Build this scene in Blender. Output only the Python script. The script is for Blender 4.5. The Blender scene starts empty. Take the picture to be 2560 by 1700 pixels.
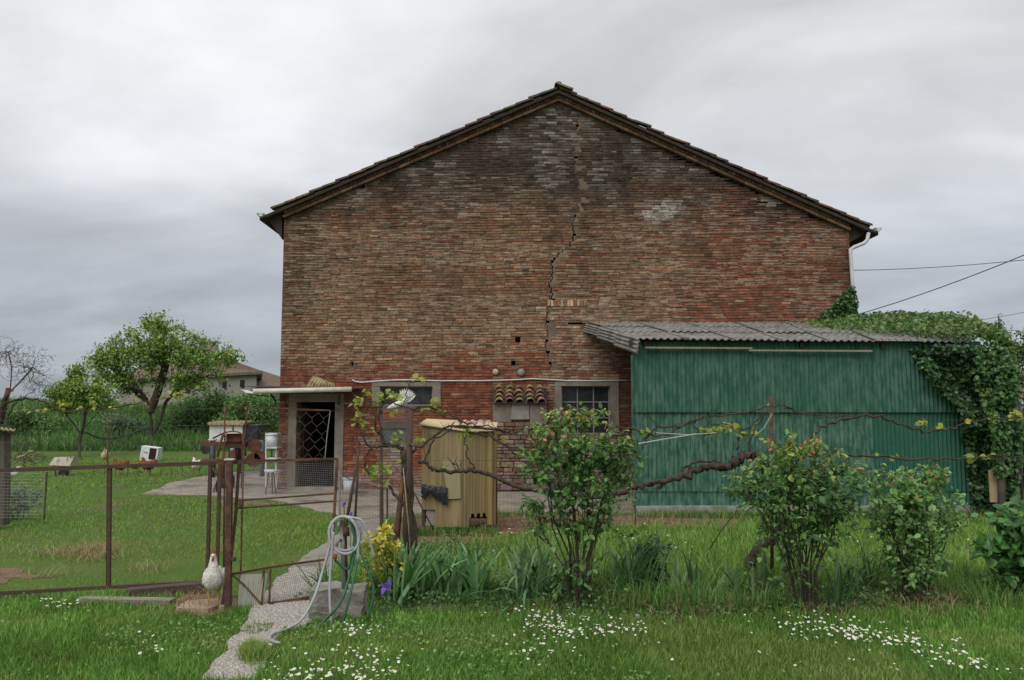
import bpy, math, random
import numpy as np
from mathutils import Vector, Matrix, noise as mnoise
PI = math.pi
rnd = random.Random(7)
rng = np.random.default_rng(11)
scene = bpy.context.scene
COL = scene.collection

# ------------------------------------------------------------------ camera
F = 1952.0; TH = math.atan(170 / 1952.0); EYE = 1.9
cam = bpy.data.cameras.new('camera'); camo = bpy.data.objects.new('camera', cam); COL.objects.link(camo)
camo.location = (0, 0, EYE); camo.rotation_euler = (PI / 2 + TH, 0, 0)
cam.sensor_width = 36; cam.lens = 36 * F / 2560; cam.clip_start = .1; cam.clip_end = 2000
scene.camera = camo

# ------------------------------------------------------------------ world: overcast sky
SUN_EL, SUN_AZ = math.radians(47), math.radians(-152)      # azimuth from +Y towards +X
world = bpy.data.worlds.new('World'); scene.world = world; world.use_nodes = True
wt = world.node_tree; wt.nodes.clear()
def wn(t, **k):
    n = wt.nodes.new(t)
    for a, b in k.items(): setattr(n, a, b)
    return n
def wmath(op, a, b=None, clamp=False):
    n = wn('ShaderNodeMath', operation=op, use_clamp=clamp)
    for i, v in enumerate((a, b)):
        if v is None: continue
        if isinstance(v, (int, float)): n.inputs[i].default_value = v
        else: wt.links.new(v, n.inputs[i])
    return n.outputs[0]
tc = wn('ShaderNodeTexCoord'); sep = wn('ShaderNodeSeparateXYZ'); wt.links.new(tc.outputs['Generated'], sep.inputs[0])
zz = wmath('MAXIMUM', sep.outputs[2], 0.0)
zd = wmath('ADD', zz, 0.27)
cx = wmath('DIVIDE', sep.outputs[0], zd); cy = wmath('DIVIDE', sep.outputs[1], zd)
cmb = wn('ShaderNodeCombineXYZ'); wt.links.new(cx, cmb.inputs[0]); wt.links.new(cy, cmb.inputs[1])
mp = wn('ShaderNodeMapping'); mp.inputs['Rotation'].default_value = (0, 0, math.radians(38)); mp.inputs['Scale'].default_value = (1.0, 1.5, 1)
mp.inputs['Location'].default_value = (3.1, 1.4, 0)
wt.links.new(cmb.outputs[0], mp.inputs[0])
n1 = wn('ShaderNodeTexNoise'); n1.inputs['Scale'].default_value = 1.15; n1.inputs['Detail'].default_value = 6; n1.inputs['Roughness'].default_value = .48; n1.inputs['Distortion'].default_value = .7
wt.links.new(mp.outputs[0], n1.inputs['Vector'])
n2 = wn('ShaderNodeTexNoise'); n2.inputs['Scale'].default_value = 2.6; n2.inputs['Detail'].default_value = 6; n2.inputs['Roughness'].default_value = .55
wt.links.new(mp.outputs[0], n2.inputs['Vector'])
ramp = wn('ShaderNodeValToRGB'); wt.links.new(zz, ramp.inputs[0])
er = ramp.color_ramp
for i, (p, c) in enumerate([(0, (.37, .41, .465)), (.13, (.49, .525, .58)), (.26, (.74, .76, .79)), (.42, (.9, .905, .92)), (1, (1.32, 1.32, 1.33))]):
    e = er.elements[i] if i < 2 else er.elements.new(p)
    e.position = p; e.color = (*c, 1)
mr = wn('ShaderNodeMapRange'); wt.links.new(n1.outputs[0], mr.inputs[0])
mr.inputs[1].default_value = .3; mr.inputs[2].default_value = .7; mr.inputs[3].default_value = .72; mr.inputs[4].default_value = 1.16
mr2 = wn('ShaderNodeMapRange'); wt.links.new(n2.outputs[0], mr2.inputs[0])
mr2.inputs[1].default_value = .3; mr2.inputs[2].default_value = .7; mr2.inputs[3].default_value = .91; mr2.inputs[4].default_value = 1.09
cf = wmath('MULTIPLY', mr.outputs[0], mr2.outputs[0])
cf10 = wmath('MULTIPLY', cf, 10.0)                         # the background runs at strength 0.1
vm = wn('ShaderNodeVectorMath', operation='SCALE'); wt.links.new(ramp.outputs[0], vm.inputs[0]); wt.links.new(cf10, vm.inputs['Scale'])
sky = wn('ShaderNodeTexSky', sky_type='NISHITA', sun_disc=False, sun_elevation=SUN_EL, sun_rotation=SUN_AZ)
mx = wn('ShaderNodeMix', data_type='RGBA'); mx.inputs['Factor'].default_value = .93
wt.links.new(sky.outputs[0], mx.inputs['A']); wt.links.new(vm.outputs[0], mx.inputs['B'])
bg = wn('ShaderNodeBackground'); bg.inputs['Strength'].default_value = .1
wt.links.new(mx.outputs['Result'], bg.inputs[0])
world.cycles.sampling_method = 'MANUAL'; world.cycles.sample_map_resolution = 256
wo = wn('ShaderNodeOutputWorld'); wt.links.new(bg.outputs[0], wo.inputs[0])

sl = bpy.data.lights.new('sun', 'SUN'); slo = bpy.data.objects.new('sun', sl); COL.objects.link(slo)
sl.energy = 1.5; sl.angle = math.radians(48); sl.color = (1, .97, .92)
sd = Vector((math.sin(SUN_AZ) * math.cos(SUN_EL), math.cos(SUN_AZ) * math.cos(SUN_EL), math.sin(SUN_EL)))
slo.rotation_euler = sd.to_track_quat('Z', 'Y').to_euler(); slo.location = sd * 40
scene.view_settings.view_transform = 'Standard'; scene.view_settings.look = 'None'
scene.view_settings.exposure = 0.0; scene.view_settings.gamma = 1
scene.cycles.max_bounces = 4; scene.cycles.diffuse_bounces = 3; scene.cycles.glossy_bounces = 2; scene.cycles.transmission_bounces = 3; scene.cycles.transparent_max_bounces = 12

# ------------------------------------------------------------------ placing helpers
CT, ST = math.cos(TH), math.sin(TH)
def at(px, py, Y):
    dx = (px - 1280) / F; dy = (850 - py) / F
    d = (dx, CT - dy * ST, ST + dy * CT); t = Y / d[1]
    return Vector((d[0] * t, Y, EYE + d[2] * t))
def gr(px, py, z=0.0):
    dx = (px - 1280) / F; dy = (850 - py) / F
    d = (dx, CT - dy * ST, ST + dy * CT); t = (z - EYE) / d[2]
    return Vector((d[0] * t, d[1] * t, z))
def proj(x, y, z):
    d = y * CT + (z - EYE) * ST; u = -y * ST + (z - EYE) * CT
    return 1280 + F * x / d, 850 - F * u / d
def pip(poly, X, Y):
    X = np.asarray(X); Y = np.asarray(Y); ins = np.zeros(X.shape, bool); n = len(poly)
    for i in range(n):
        x1, y1 = poly[i][0], poly[i][1]; x2, y2 = poly[(i + 1) % n][0], poly[(i + 1) % n][1]
        if y1 == y2: continue
        c = ((y1 > Y) != (y2 > Y)) & (X < (x2 - x1) * (Y - y1) / (y2 - y1) + x1); ins ^= c
    return ins
def vnoise(x, y, s, seed=0.0): return mnoise.noise(Vector((x * s + seed, y * s - seed, seed * .37)))

# ------------------------------------------------------------------ materials
def mat(name, c1=(.5, .5, .5), c2=None, scale=6, rough=.8, bump=0.0, bscale=None, metal=0, spec=.3, attr=None, objcol=False,
        trans=0.0, vary=.25, stretch=(1, 1, 1), lo=.35, hi=.65, c3=None, s3=2.0, lo3=.5, hi3=.6, detail=5, alpha=None, coord='Object'):
    m = bpy.data.materials.new(name); m.use_nodes = True; t = m.node_tree; t.nodes.clear(); L = t.links.new
    N = t.nodes.new
    out = N('ShaderNodeOutputMaterial'); b = N('ShaderNodeBsdfPrincipled')
    b.inputs['Roughness'].default_value = rough; b.inputs['Metallic'].default_value = metal; b.inputs['Specular IOR Level'].default_value = spec
    co = N('ShaderNodeTexCoord'); mp = N('ShaderNodeMapping'); mp.inputs['Scale'].default_value = stretch
    if coord == 'World':
        g = N('ShaderNodeNewGeometry'); L(g.outputs['Position'], mp.inputs[0])
    else: L(co.outputs['Object'], mp.inputs[0])
    no = N('ShaderNodeTexNoise'); no.inputs['Scale'].default_value = scale; no.inputs['Detail'].default_value = detail; no.inputs['Roughness'].default_value = .62
    L(mp.outputs[0], no.inputs['Vector'])
    mr = N('ShaderNodeMapRange'); L(no.outputs[0], mr.inputs[0]); mr.inputs[1].default_value = lo; mr.inputs[2].default_value = hi
    src = None
    if attr or objcol:
        if objcol: a = N('ShaderNodeObjectInfo'); src = a.outputs['Color']
        else: a = N('ShaderNodeAttribute'); a.attribute_name = attr; src = a.outputs['Color']
        mr.inputs[3].default_value = 1 - vary; mr.inputs[4].default_value = 1 + vary
        sc = N('ShaderNodeVectorMath'); sc.operation = 'SCALE'; L(src, sc.inputs[0]); L(mr.outputs[0], sc.inputs['Scale']); colr = sc.outputs[0]
    else:
        mixn = N('ShaderNodeMix'); mixn.data_type = 'RGBA'; L(mr.outputs[0], mixn.inputs['Factor'])
        mixn.inputs['A'].default_value = (*c1, 1); mixn.inputs['B'].default_value = (*(c2 or tuple(.7 * x for x in c1)), 1); colr = mixn.outputs['Result']
    if c3:
        n3 = N('ShaderNodeTexNoise'); n3.inputs['Scale'].default_value = s3; n3.inputs['Detail'].default_value = 6; n3.inputs['Roughness'].default_value = .65; L(mp.outputs[0], n3.inputs['Vector'])
        m3 = N('ShaderNodeMapRange'); L(n3.outputs[0], m3.inputs[0]); m3.inputs[1].default_value = lo3; m3.inputs[2].default_value = hi3
        x3 = N('ShaderNodeMix'); x3.data_type = 'RGBA'; L(m3.outputs[0], x3.inputs['Factor']); L(colr, x3.inputs['A']); x3.inputs['B'].default_value = (*c3, 1); colr = x3.outputs['Result']
    L(colr, b.inputs['Base Color'])
    if bump:
        nb = N('ShaderNodeTexNoise'); nb.inputs['Scale'].default_value = bscale or scale * 3; nb.inputs['Detail'].default_value = 6; L(mp.outputs[0], nb.inputs['Vector'])
        bp = N('ShaderNodeBump'); bp.inputs['Strength'].default_value = bump; bp.inputs['Distance'].default_value = .02; L(nb.outputs[0], bp.inputs['Height']); L(bp.outputs[0], b.inputs['Normal'])
    if trans:
        tr = N('ShaderNodeBsdfTranslucent'); L(colr, tr.inputs[0]); ms = N('ShaderNodeMixShader'); ms.inputs[0].default_value = trans
        L(b.outputs[0], ms.inputs[1]); L(tr.outputs[0], ms.inputs[2]); L(ms.outputs[0], out.inputs[0])
    else: L(b.outputs[0], out.inputs[0])
    if alpha is not None: b.inputs['Alpha'].default_value = alpha
    return m

# ------------------------------------------------------------------ objects
def tag(o, label=None, cat=None, group=None, kind=None):
    if label: o['label'] = label
    if cat: o['category'] = cat
    if group: o['group'] = group
    if kind: o['kind'] = kind
    return o
def thing(name, label, cat, loc, group=None):
    o = bpy.data.objects.new(name, None); o.location = loc; o.empty_display_size = .1; COL.objects.link(o)
    return tag(o, label, cat, group)

class MB:
    """collects geometry in world coordinates; build() links it as one mesh object"""
    def __init__(s): s.v = []; s.f = []; s.c = []
    def add(s, vs, fs, col=None):
        o = len(s.v); s.v.extend([tuple(p) for p in vs]); s.f.extend([tuple(i + o for i in f) for f in fs])
        if col is not None: s.c.extend([col] * len(vs))
        return s
    def box(s, c, size, rot=None, col=None, jit=0.0):
        hx, hy, hz = (k / 2 for k in size); vs = []
        for x in (-hx, hx):
            for y in (-hy, hy):
                for z in (-hz, hz):
                    p = Vector((x, y, z))
                    if jit: p += Vector((rnd.uniform(-jit, jit), rnd.uniform(-jit, jit), rnd.uniform(-jit, jit)))
                    if rot is not None: p = rot @ p
                    vs.append(p + Vector(c))
        return s.add(vs, [(0, 1, 3, 2), (4, 6, 7, 5), (0, 4, 5, 1), (2, 3, 7, 6), (0, 2, 6, 4), (1, 5, 7, 3)], col)
    def beam(s, a, b, w, h=None, col=None, up=(0, 0, 1)):
        a = Vector(a); b = Vector(b); d = (b - a); Lg = d.length; d.normalize(); u = Vector(up)
        if abs(d.dot(u)) > .95: u = Vector((0, 1, 0))
        r = d.cross(u).normalized(); u = r.cross(d).normalized(); h = h or w; vs = []
        for e in (a, b):
            for (i, j) in ((-1, -1), (1, -1), (1, 1), (-1, 1)): vs.append(e + r * (i * w / 2) + u * (j * h / 2))
        return s.add(vs, [(3, 2, 1, 0), (4, 5, 6, 7), (0, 1, 5, 4), (1, 2, 6, 5), (2, 3, 7, 6), (3, 0, 4, 7)], col)
    def tube(s, pts, rad, n=6, col=None, cap=True, jit=0.0):
        pts = [Vector(p) for p in pts]; m = len(pts)
        if not hasattr(rad, '__len__'): rad = [rad] * m
        vs = []; fs = []; ref = None
        for i, p in enumerate(pts):
            t = (pts[min(i + 1, m - 1)] - pts[max(i - 1, 0)])
            if t.length < 1e-9: t = Vector((0, 0, 1))
            t.normalize()
            if ref is None: ref = Vector((0, 0, 1)) if abs(t.z) < .9 else Vector((1, 0, 0))
            a = (ref - t * ref.dot(t))
            if a.length < 1e-6: a = t.orthogonal()
            a.normalize(); ref = a; b = t.cross(a)
            for k in range(n):
                an = 2 * PI * k / n; r = rad[i] * (1 + (rnd.uniform(-jit, jit) if jit else 0))
                vs.append(p + a * (math.cos(an) * r) + b * (math.sin(an) * r))
        for i in range(m - 1):
            for k in range(n):
                k2 = (k + 1) % n; fs.append((i * n + k, i * n + k2, (i + 1) * n + k2, (i + 1) * n + k))
        if cap: fs.append(tuple(range(n - 1, -1, -1))); fs.append(tuple((m - 1) * n + k for k in range(n)))
        return s.add(vs, fs, col)
    def quad(s, a, b, c, d, col=None): return s.add([a, b, c, d], [(0, 1, 2, 3)], col)
    def build(s, name, m, parent=None, smooth=False, loc=None):
        me = bpy.data.meshes.new(name); o = bpy.data.objects.new(name, me)
        base = Vector(loc) if loc is not None else (parent.location.copy() if parent is not None else Vector((0, 0, 0)))
        if parent is None and loc is None and s.v:
            a = np.array(s.v); base = Vector((*( (a.min(0) + a.max(0)) / 2)[:2], a[:, 2].min()))
        me.from_pydata([(p[0] - base.x, p[1] - base.y, p[2] - base.z) for p in s.v], [], s.f)
        if s.c:
            at_ = me.color_attributes.new('col', 'FLOAT_COLOR', 'POINT')
            at_.data.foreach_set('color', np.c_[np.array(s.c, float)[:, :3], np.ones(len(s.c))].ravel())
        me.materials.append(m); o.location = base; COL.objects.link(o)
        if parent is not None: o.parent = parent; o.matrix_parent_inverse = Matrix.Translation(parent_world(parent)).inverted()
        if smooth: me.polygons.foreach_set('use_smooth', [True] * len(me.polygons))
        me.update(); return o
def solid(o, t):
    m = o.modifiers.new('thickness', 'SOLIDIFY'); m.thickness = t; e = o.modifiers.new('edges', 'EDGE_SPLIT'); e.split_angle = math.radians(62)
def parent_world(p):
    return p.location            # every object here keeps an unrotated world-space location
def np_mesh(name, V, Fq, cols, m, parent=None, loc=(0, 0, 0), nv=4, smooth=False, mats=None):
    """numpy mesh: V (n,3), Fq (k,nv); cols (n,3)"""
    me = bpy.data.meshes.new(name); n = len(V); k = len(Fq); V = np.asarray(V, float) - np.array(loc)
    me.vertices.add(n); me.vertices.foreach_set('co', V.ravel())
    me.loops.add(k * nv); me.loops.foreach_set('vertex_index', np.asarray(Fq, np.int32).ravel())
    me.polygons.add(k); me.polygons.foreach_set('loop_start', np.arange(0, k * nv, nv, dtype=np.int32)); me.polygons.foreach_set('loop_total', np.full(k, nv, np.int32))
    if cols is not None:
        a = me.color_attributes.new('col', 'FLOAT_COLOR', 'POINT'); a.data.foreach_set('color', np.c_[cols, np.ones(n)].ravel())
    me.materials.append(m)
    if smooth: me.polygons.foreach_set('use_smooth', np.ones(k, bool))
    me.update(calc_edges=True); me.validate()
    o = bpy.data.objects.new(name, me); o.location = loc; COL.objects.link(o)
    if parent is not None: o.parent = parent; o.matrix_parent_inverse = Matrix.Translation(parent_world(parent)).inverted()
    return o
def inst(name, me, parent, M, color=None):
    """a linked copy of a shared mesh at world matrix M, child of an unrotated parent"""
    o = bpy.data.objects.new(name, me); COL.objects.link(o); o.parent = parent
    o.matrix_parent_inverse = Matrix.Translation(parent_world(parent)).inverted(); o.matrix_basis = M
    if color is not None: o.color = (*color[:3], 1)
    return o
# ------------------------------------------------------------------ ground, yard, path
YW = 18.4                                                   # plane of the gable wall
M_ground = mat('ground_soil', (.06, .125, .022), (.095, .13, .03), scale=1.3, rough=.95, bump=.5, bscale=25, c3=(.12, .095, .06), s3=.55, lo3=.58, hi3=.68, coord='World', spec=.1)
gm = MB(); gm.quad((-400, -60, 0), (400, -60, 0), (400, 700, 0), (-400, 700, 0)); tag(gm.build('ground', M_ground), kind='structure')

def sheet(name, poly, z, m, thick=.03, jit=0.0, sub=0):
    b = MB(); P = [Vector((p[0], p[1], z)) for p in poly]; n = len(P)
    b.add(P + [Vector((p.x, p.y, z - thick)) for p in P], [tuple(range(n))] + [(i, i + n, (i + 1) % n + n, (i + 1) % n) for i in range(n)])
    o = b.build(name, m); tag(o, kind='structure'); return o
def wob(poly, amp, step=.18, seed=3.0):
    """subdivide an outline and make it ragged"""
    r = []; n = len(poly)
    for i in range(n):
        a = Vector(poly[i][:2]); b = Vector(poly[(i + 1) % n][:2]); k = max(1, int((b - a).length / step))
        for j in range(k):
            p = a.lerp(b, j / k); q = Vector((p.x + amp * vnoise(p.x, p.y, 3.1, seed), p.y + amp * vnoise(p.x, p.y, 3.1, seed + 9)))
            r.append(q)
    if sum((r[i].x * r[(i + 1) % len(r)].y - r[(i + 1) % len(r)].x * r[i].y) for i in range(len(r))) < 0: r.reverse()
    return r
M_conc = mat('concrete_yard', (.31, .275, .225), (.23, .2, .16), scale=3, rough=.9, bump=.35, bscale=60, c3=(.12, .1, .075), s3=1.1, lo3=.5, hi3=.66, coord='World')
M_gravel = mat('gravel_path', (.37, .34, .3), (.26, .235, .2), scale=70, rough=.95, bump=1.0, bscale=110, c3=(.2, .17, .115), s3=2.2, lo3=.52, hi3=.66, coord='World', detail=3)
M_dirt = mat('bare_earth', (.16, .1, .06), (.22, .14, .085), scale=14, rough=.95, bump=.6, bscale=60, c3=(.09, .065, .04), s3=5, coord='World')
yard_px = [(355, 1237), (430, 1208), (500, 1193), (600, 1180), (720, 1180)]
yard = [gr(*p) for p in yard_px] + [Vector((-6.0, 30, 0)), Vector((-5.2, 30, 0)), Vector((-5.2, YW + .2, 0)), Vector((3.2, YW + .2, 0)), gr(1590, 1283), gr(1400, 1283), gr(1245, 1284), gr(1100, 1290), gr(960, 1296), gr(900, 1300), gr(790, 1277), gr(690, 1252), gr(560, 1242)]
yard = wob(yard, .12)
sheet('concrete_yard', yard, .02, M_conc)
path_px = [(505, 1712), (570, 1600), (625, 1535), (680, 1462), (735, 1412), (790, 1372), (845, 1335), (890, 1298), (965, 1292), (958, 1330), (905, 1372), (840, 1418), (800, 1452), (793, 1500), (770, 1555), (712, 1582), (672, 1632), (640, 1680), (630, 1712)]
path = wob([gr(*p) for p in path_px], .1, .1, 5.0)
sheet('gravel_path', path, .012, M_gravel, .02)
dirt1 = wob([gr(*p) for p in [(1000, 1300), (1240, 1294), (1470, 1290), (1590, 1290), (1860, 1300), (1840, 1322), (1600, 1318), (1420, 1310), (1330, 1318), (1260, 1345), (1150, 1370), (1000, 1360)]], .12, .15, 8.0)
sheet('bare_earth_strip', dirt1, .008, M_dirt, .02)
dirt2 = wob([gr(*p) for p in [(425, 1530), (440, 1500), (500, 1478), (560, 1490), (580, 1530), (520, 1545)]], .08, .1, 2.0)
sheet('bare_earth_patch', dirt2, .008, M_dirt, .02)
for i_, (mp_, sd_) in enumerate((([(-90, 1436), (-20, 1420), (40, 1424), (70, 1436), (130, 1441), (80, 1450), (30, 1448), (-10, 1464), (-80, 1460)], 12.), ([(500, 1244), (620, 1247), (690, 1258), (660, 1266), (560, 1256)], 23.))): sheet('mud_patch', wob([gr(*q) for q in mp_], .16, .12, sd_), .005 + .001 * i_, M_dirt, .02)
bed = wob([gr(*p) for p in [(930, 1545), (1000, 1528), (1200, 1532), (1450, 1545), (1700, 1548), (2000, 1545), (2300, 1530), (2560, 1522), (2700, 1520), (2700, 1475), (2300, 1480), (1700, 1480), (1200, 1478), (930, 1470)]], .1, .15, 4.0)
M_bed = mat('flower_bed_soil', (.06, .045, .03), (.1, .075, .05), scale=16, rough=.95, bump=.6, bscale=60, coord='World')
sheet('flower_bed_soil', bed, .006, M_bed, .02)

# ------------------------------------------------------------------ brick house
XL = at(693, 1225, YW).x; XR = at(2127, 700, YW).x
ridge = at(1395, 218, YW); eL = at(655, 533, YW); eR = at(2187, 570, YW)
house = thing('brick_house', 'big old brick farmhouse gable with a low tiled roof, cracked and weathered', 'house', ((XL + XR) / 2, YW, 0))
def ztile(x):                                               # top line of the verge tiles
    return ridge.z + (x - ridge.x) * ((ridge.z - eL.z) / (ridge.x - eL.x)) if x < ridge.x else ridge.z + (x - ridge.x) * ((eR.z - ridge.z) / (eR.x - ridge.x))
def zwall(x): return ztile(x) - .37
HL = 13.0
def W(px, py): p = at(px, py, YW); return p.x, p.z
def rect(x0, y0, x1, y1):
    a = W(x0, y0); b = W(x1, y1); return [a[0], b[1], b[0], a[1]]      # x0,z0,x1,z1
DOOR = rect(743, 1005, 835, 1222); DOOR[1] = 0.02
WIN1 = rect(951, 966, 1081, 1014); WIN2 = rect(1404, 965, 1526, 1085)
HOLES = [rect(1288, 843, 1301, 857), rect(1278, 902, 1289, 914), rect(898, 459, 912, 470), rect(878, 905, 883, 915), rect(1420, 806, 1472, 811), rect(1306, 676, 1322, 679)]
OPEN = [DOOR, WIN1, WIN2]
NH = len(HOLES)
CRACK = [(1445, 300), (1437, 330), (1434, 380), (1440, 400), (1436, 440), (1452, 480), (1452, 500), (1430, 560), (1435, 600), (1418, 622), (1400, 635), (1390, 648), (1377, 657), (1380, 680), (1381, 702), (1373, 712), (1381, 750), (1370, 770), (1366, 800), (1368, 850), (1362, 860), (1371, 905), (1383, 925)]
cw_ = [W(*q) for q in CRACK]; zc_ = cw_[-1][1]; k_ = 0; lastx = None
while zc_ < cw_[0][1]:                                       # the settlement crack: ragged real slots through the face, course by course
    for (xa_, za_), (xb_, zb_) in zip(cw_, cw_[1:]):
        if zb_ <= zc_ <= za_: xm_ = xb_ + (xa_ - xb_) * (zc_ - zb_) / max(1e-6, za_ - zb_); break
    _, py_ = proj(xm_, YW, zc_); xm_ += rnd.uniform(-.022, .022) + .012 * (k_ % 2); hw_ = rnd.uniform(.004, .011) + (.007 if 560 < py_ < 760 else 0)
    if py_ > 540 or rnd.random() < .45:
        HOLES.append([xm_ - hw_, zc_, xm_ + hw_, zc_ + .0655])
        if lastx is not None and abs(xm_ - lastx) > .02: HOLES.append([min(xm_, lastx) - .005, zc_ - .006, max(xm_, lastx) + .005, zc_ + .005])
        if rnd.random() < .08: HOLES.append([xm_ - .01, zc_, xm_ + rnd.uniform(.04, .09), zc_ + .06])
        lastx = xm_
    else: lastx = None
    zc_ += .0655; k_ += 1
M_mortar = mat('lime_mortar', (.22, .165, .115), (.11, .083, .06), scale=2.2, rough=.95, bump=.6, bscale=50, c3=(.26, .21, .155), s3=1.2, lo3=.54, hi3=.66, coord='World', spec=.1)
M_brick = mat('brick_joined', attr='col', vary=.3, scale=9, rough=.92, bump=.7, bscale=45, coord='World', spec=.12)
M_bricko = mat('brick_single', objcol=True, vary=.3, scale=9, rough=.92, bump=.7, bscale=45, coord='World', spec=.12)
M_plaster = mat('grey_plaster', (.26, .225, .18), (.185, .155, .125), scale=5, rough=.9, bump=.5, bscale=40, c3=(.13, .095, .07), s3=2.6, lo3=.56, hi3=.68, coord='World')
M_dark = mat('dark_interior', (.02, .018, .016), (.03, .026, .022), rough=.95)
M_wood_dark = mat('dark_old_wood', (.04, .029, .022), (.065, .048, .036), scale=8, stretch=(1, 1, .15), rough=.9, bump=.3)

def wall_sheet(Y, flip=False):
    b = MB(); ops = OPEN + (HOLES if not flip else [])
    xs = sorted({XL, XR, ridge.x} | {o[0] for o in ops} | {o[2] for o in ops}); zs = sorted({0.0} | {o[1] for o in ops} | {o[3] for o in ops})
    for i in range(len(xs) - 1):
        xa, xb = xs[i], xs[i + 1]; xm = (xa + xb) / 2; zl = list(zs)
        for j in range(len(zl)):
            za = zl[j]; top = j == len(zl) - 1; zb = 1e3 if top else zl[j + 1]; zm = (za + zb) / 2
            if not top and any(o[0] < xm < o[2] and o[1] < zm < o[3] for o in ops): continue
            ha, hb = min(zb, zwall(xa) + .2), min(zb, zwall(xb) + .2)
            if ha <= za and hb <= za: continue
            if ha < za or hb < za:                           # the rake cuts the cell's floor
                wa, wb = zwall(xa) + .2, zwall(xb) + .2; xc = xa + (xb - xa) * (za - wa) / (wb - wa)
                q = [(xc, Y, za), (xb, Y, za), (xb, Y, hb)] if ha < za else [(xa, Y, za), (xc, Y, za), (xa, Y, ha)]
            else: q = [(xa, Y, za), (xb, Y, za), (xb, Y, hb), (xa, Y, ha)]
            b.add(q, [tuple(range(len(q))) if not flip else tuple(range(len(q) - 1, -1, -1))])
    return b
zmax = max(o[3] for o in OPEN + HOLES)
b = wall_sheet(YW); bb = wall_sheet(YW + .42, True)
b.add(bb.v, bb.f)
for o in OPEN + HOLES:
    x0, z0, x1, z1 = o; d = .42 if o in OPEN else .3; Y0, Y1 = YW, YW + d
    b.quad((x0, Y0, z0), (x0, Y0, z1), (x0, Y1, z1), (x0, Y1, z0)); b.quad((x1, Y0, z1), (x1, Y0, z0), (x1, Y1, z0), (x1, Y1, z1))
    b.quad((x0, Y0, z1), (x1, Y0, z1), (x1, Y1, z1), (x0, Y1, z1)); b.quad((x0, Y0, z0), (x0, Y1, z0), (x1, Y1, z0), (x1, Y0, z0))
    if o in HOLES: b.quad((x0, Y1, z0), (x1, Y1, z0), (x1, Y1, z1), (x0, Y1, z1))
# side and back walls
for (x0, y0, x1, y1) in ((XL, YW, XL, YW + HL), (XL, YW + HL, XR, YW + HL), (XR, YW + HL, XR, YW)):
    b.quad((x0, y0, 0), (x1, y1, 0), (x1, y1, min(zwall(XL), zwall(XR)) + .3), (x0, y0, min(zwall(XL), zwall(XR)) + .3))
b.add([(XL, YW + HL, 5), (XR, YW + HL, 5), (XR, YW + HL, zwall(XR)), (ridge.x, YW + HL, zwall(ridge.x)), (XL, YW + HL, zwall(XL))], [(0, 1, 2, 3, 4)])
b.build('wall', M_mortar, house)
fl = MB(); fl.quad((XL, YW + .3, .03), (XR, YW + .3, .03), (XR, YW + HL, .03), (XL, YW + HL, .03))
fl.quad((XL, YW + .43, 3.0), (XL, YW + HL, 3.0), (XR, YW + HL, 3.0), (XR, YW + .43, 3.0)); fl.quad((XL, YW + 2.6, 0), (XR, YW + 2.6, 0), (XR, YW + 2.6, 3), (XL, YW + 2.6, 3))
fl.build('dark_room', M_dark, house)

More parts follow.
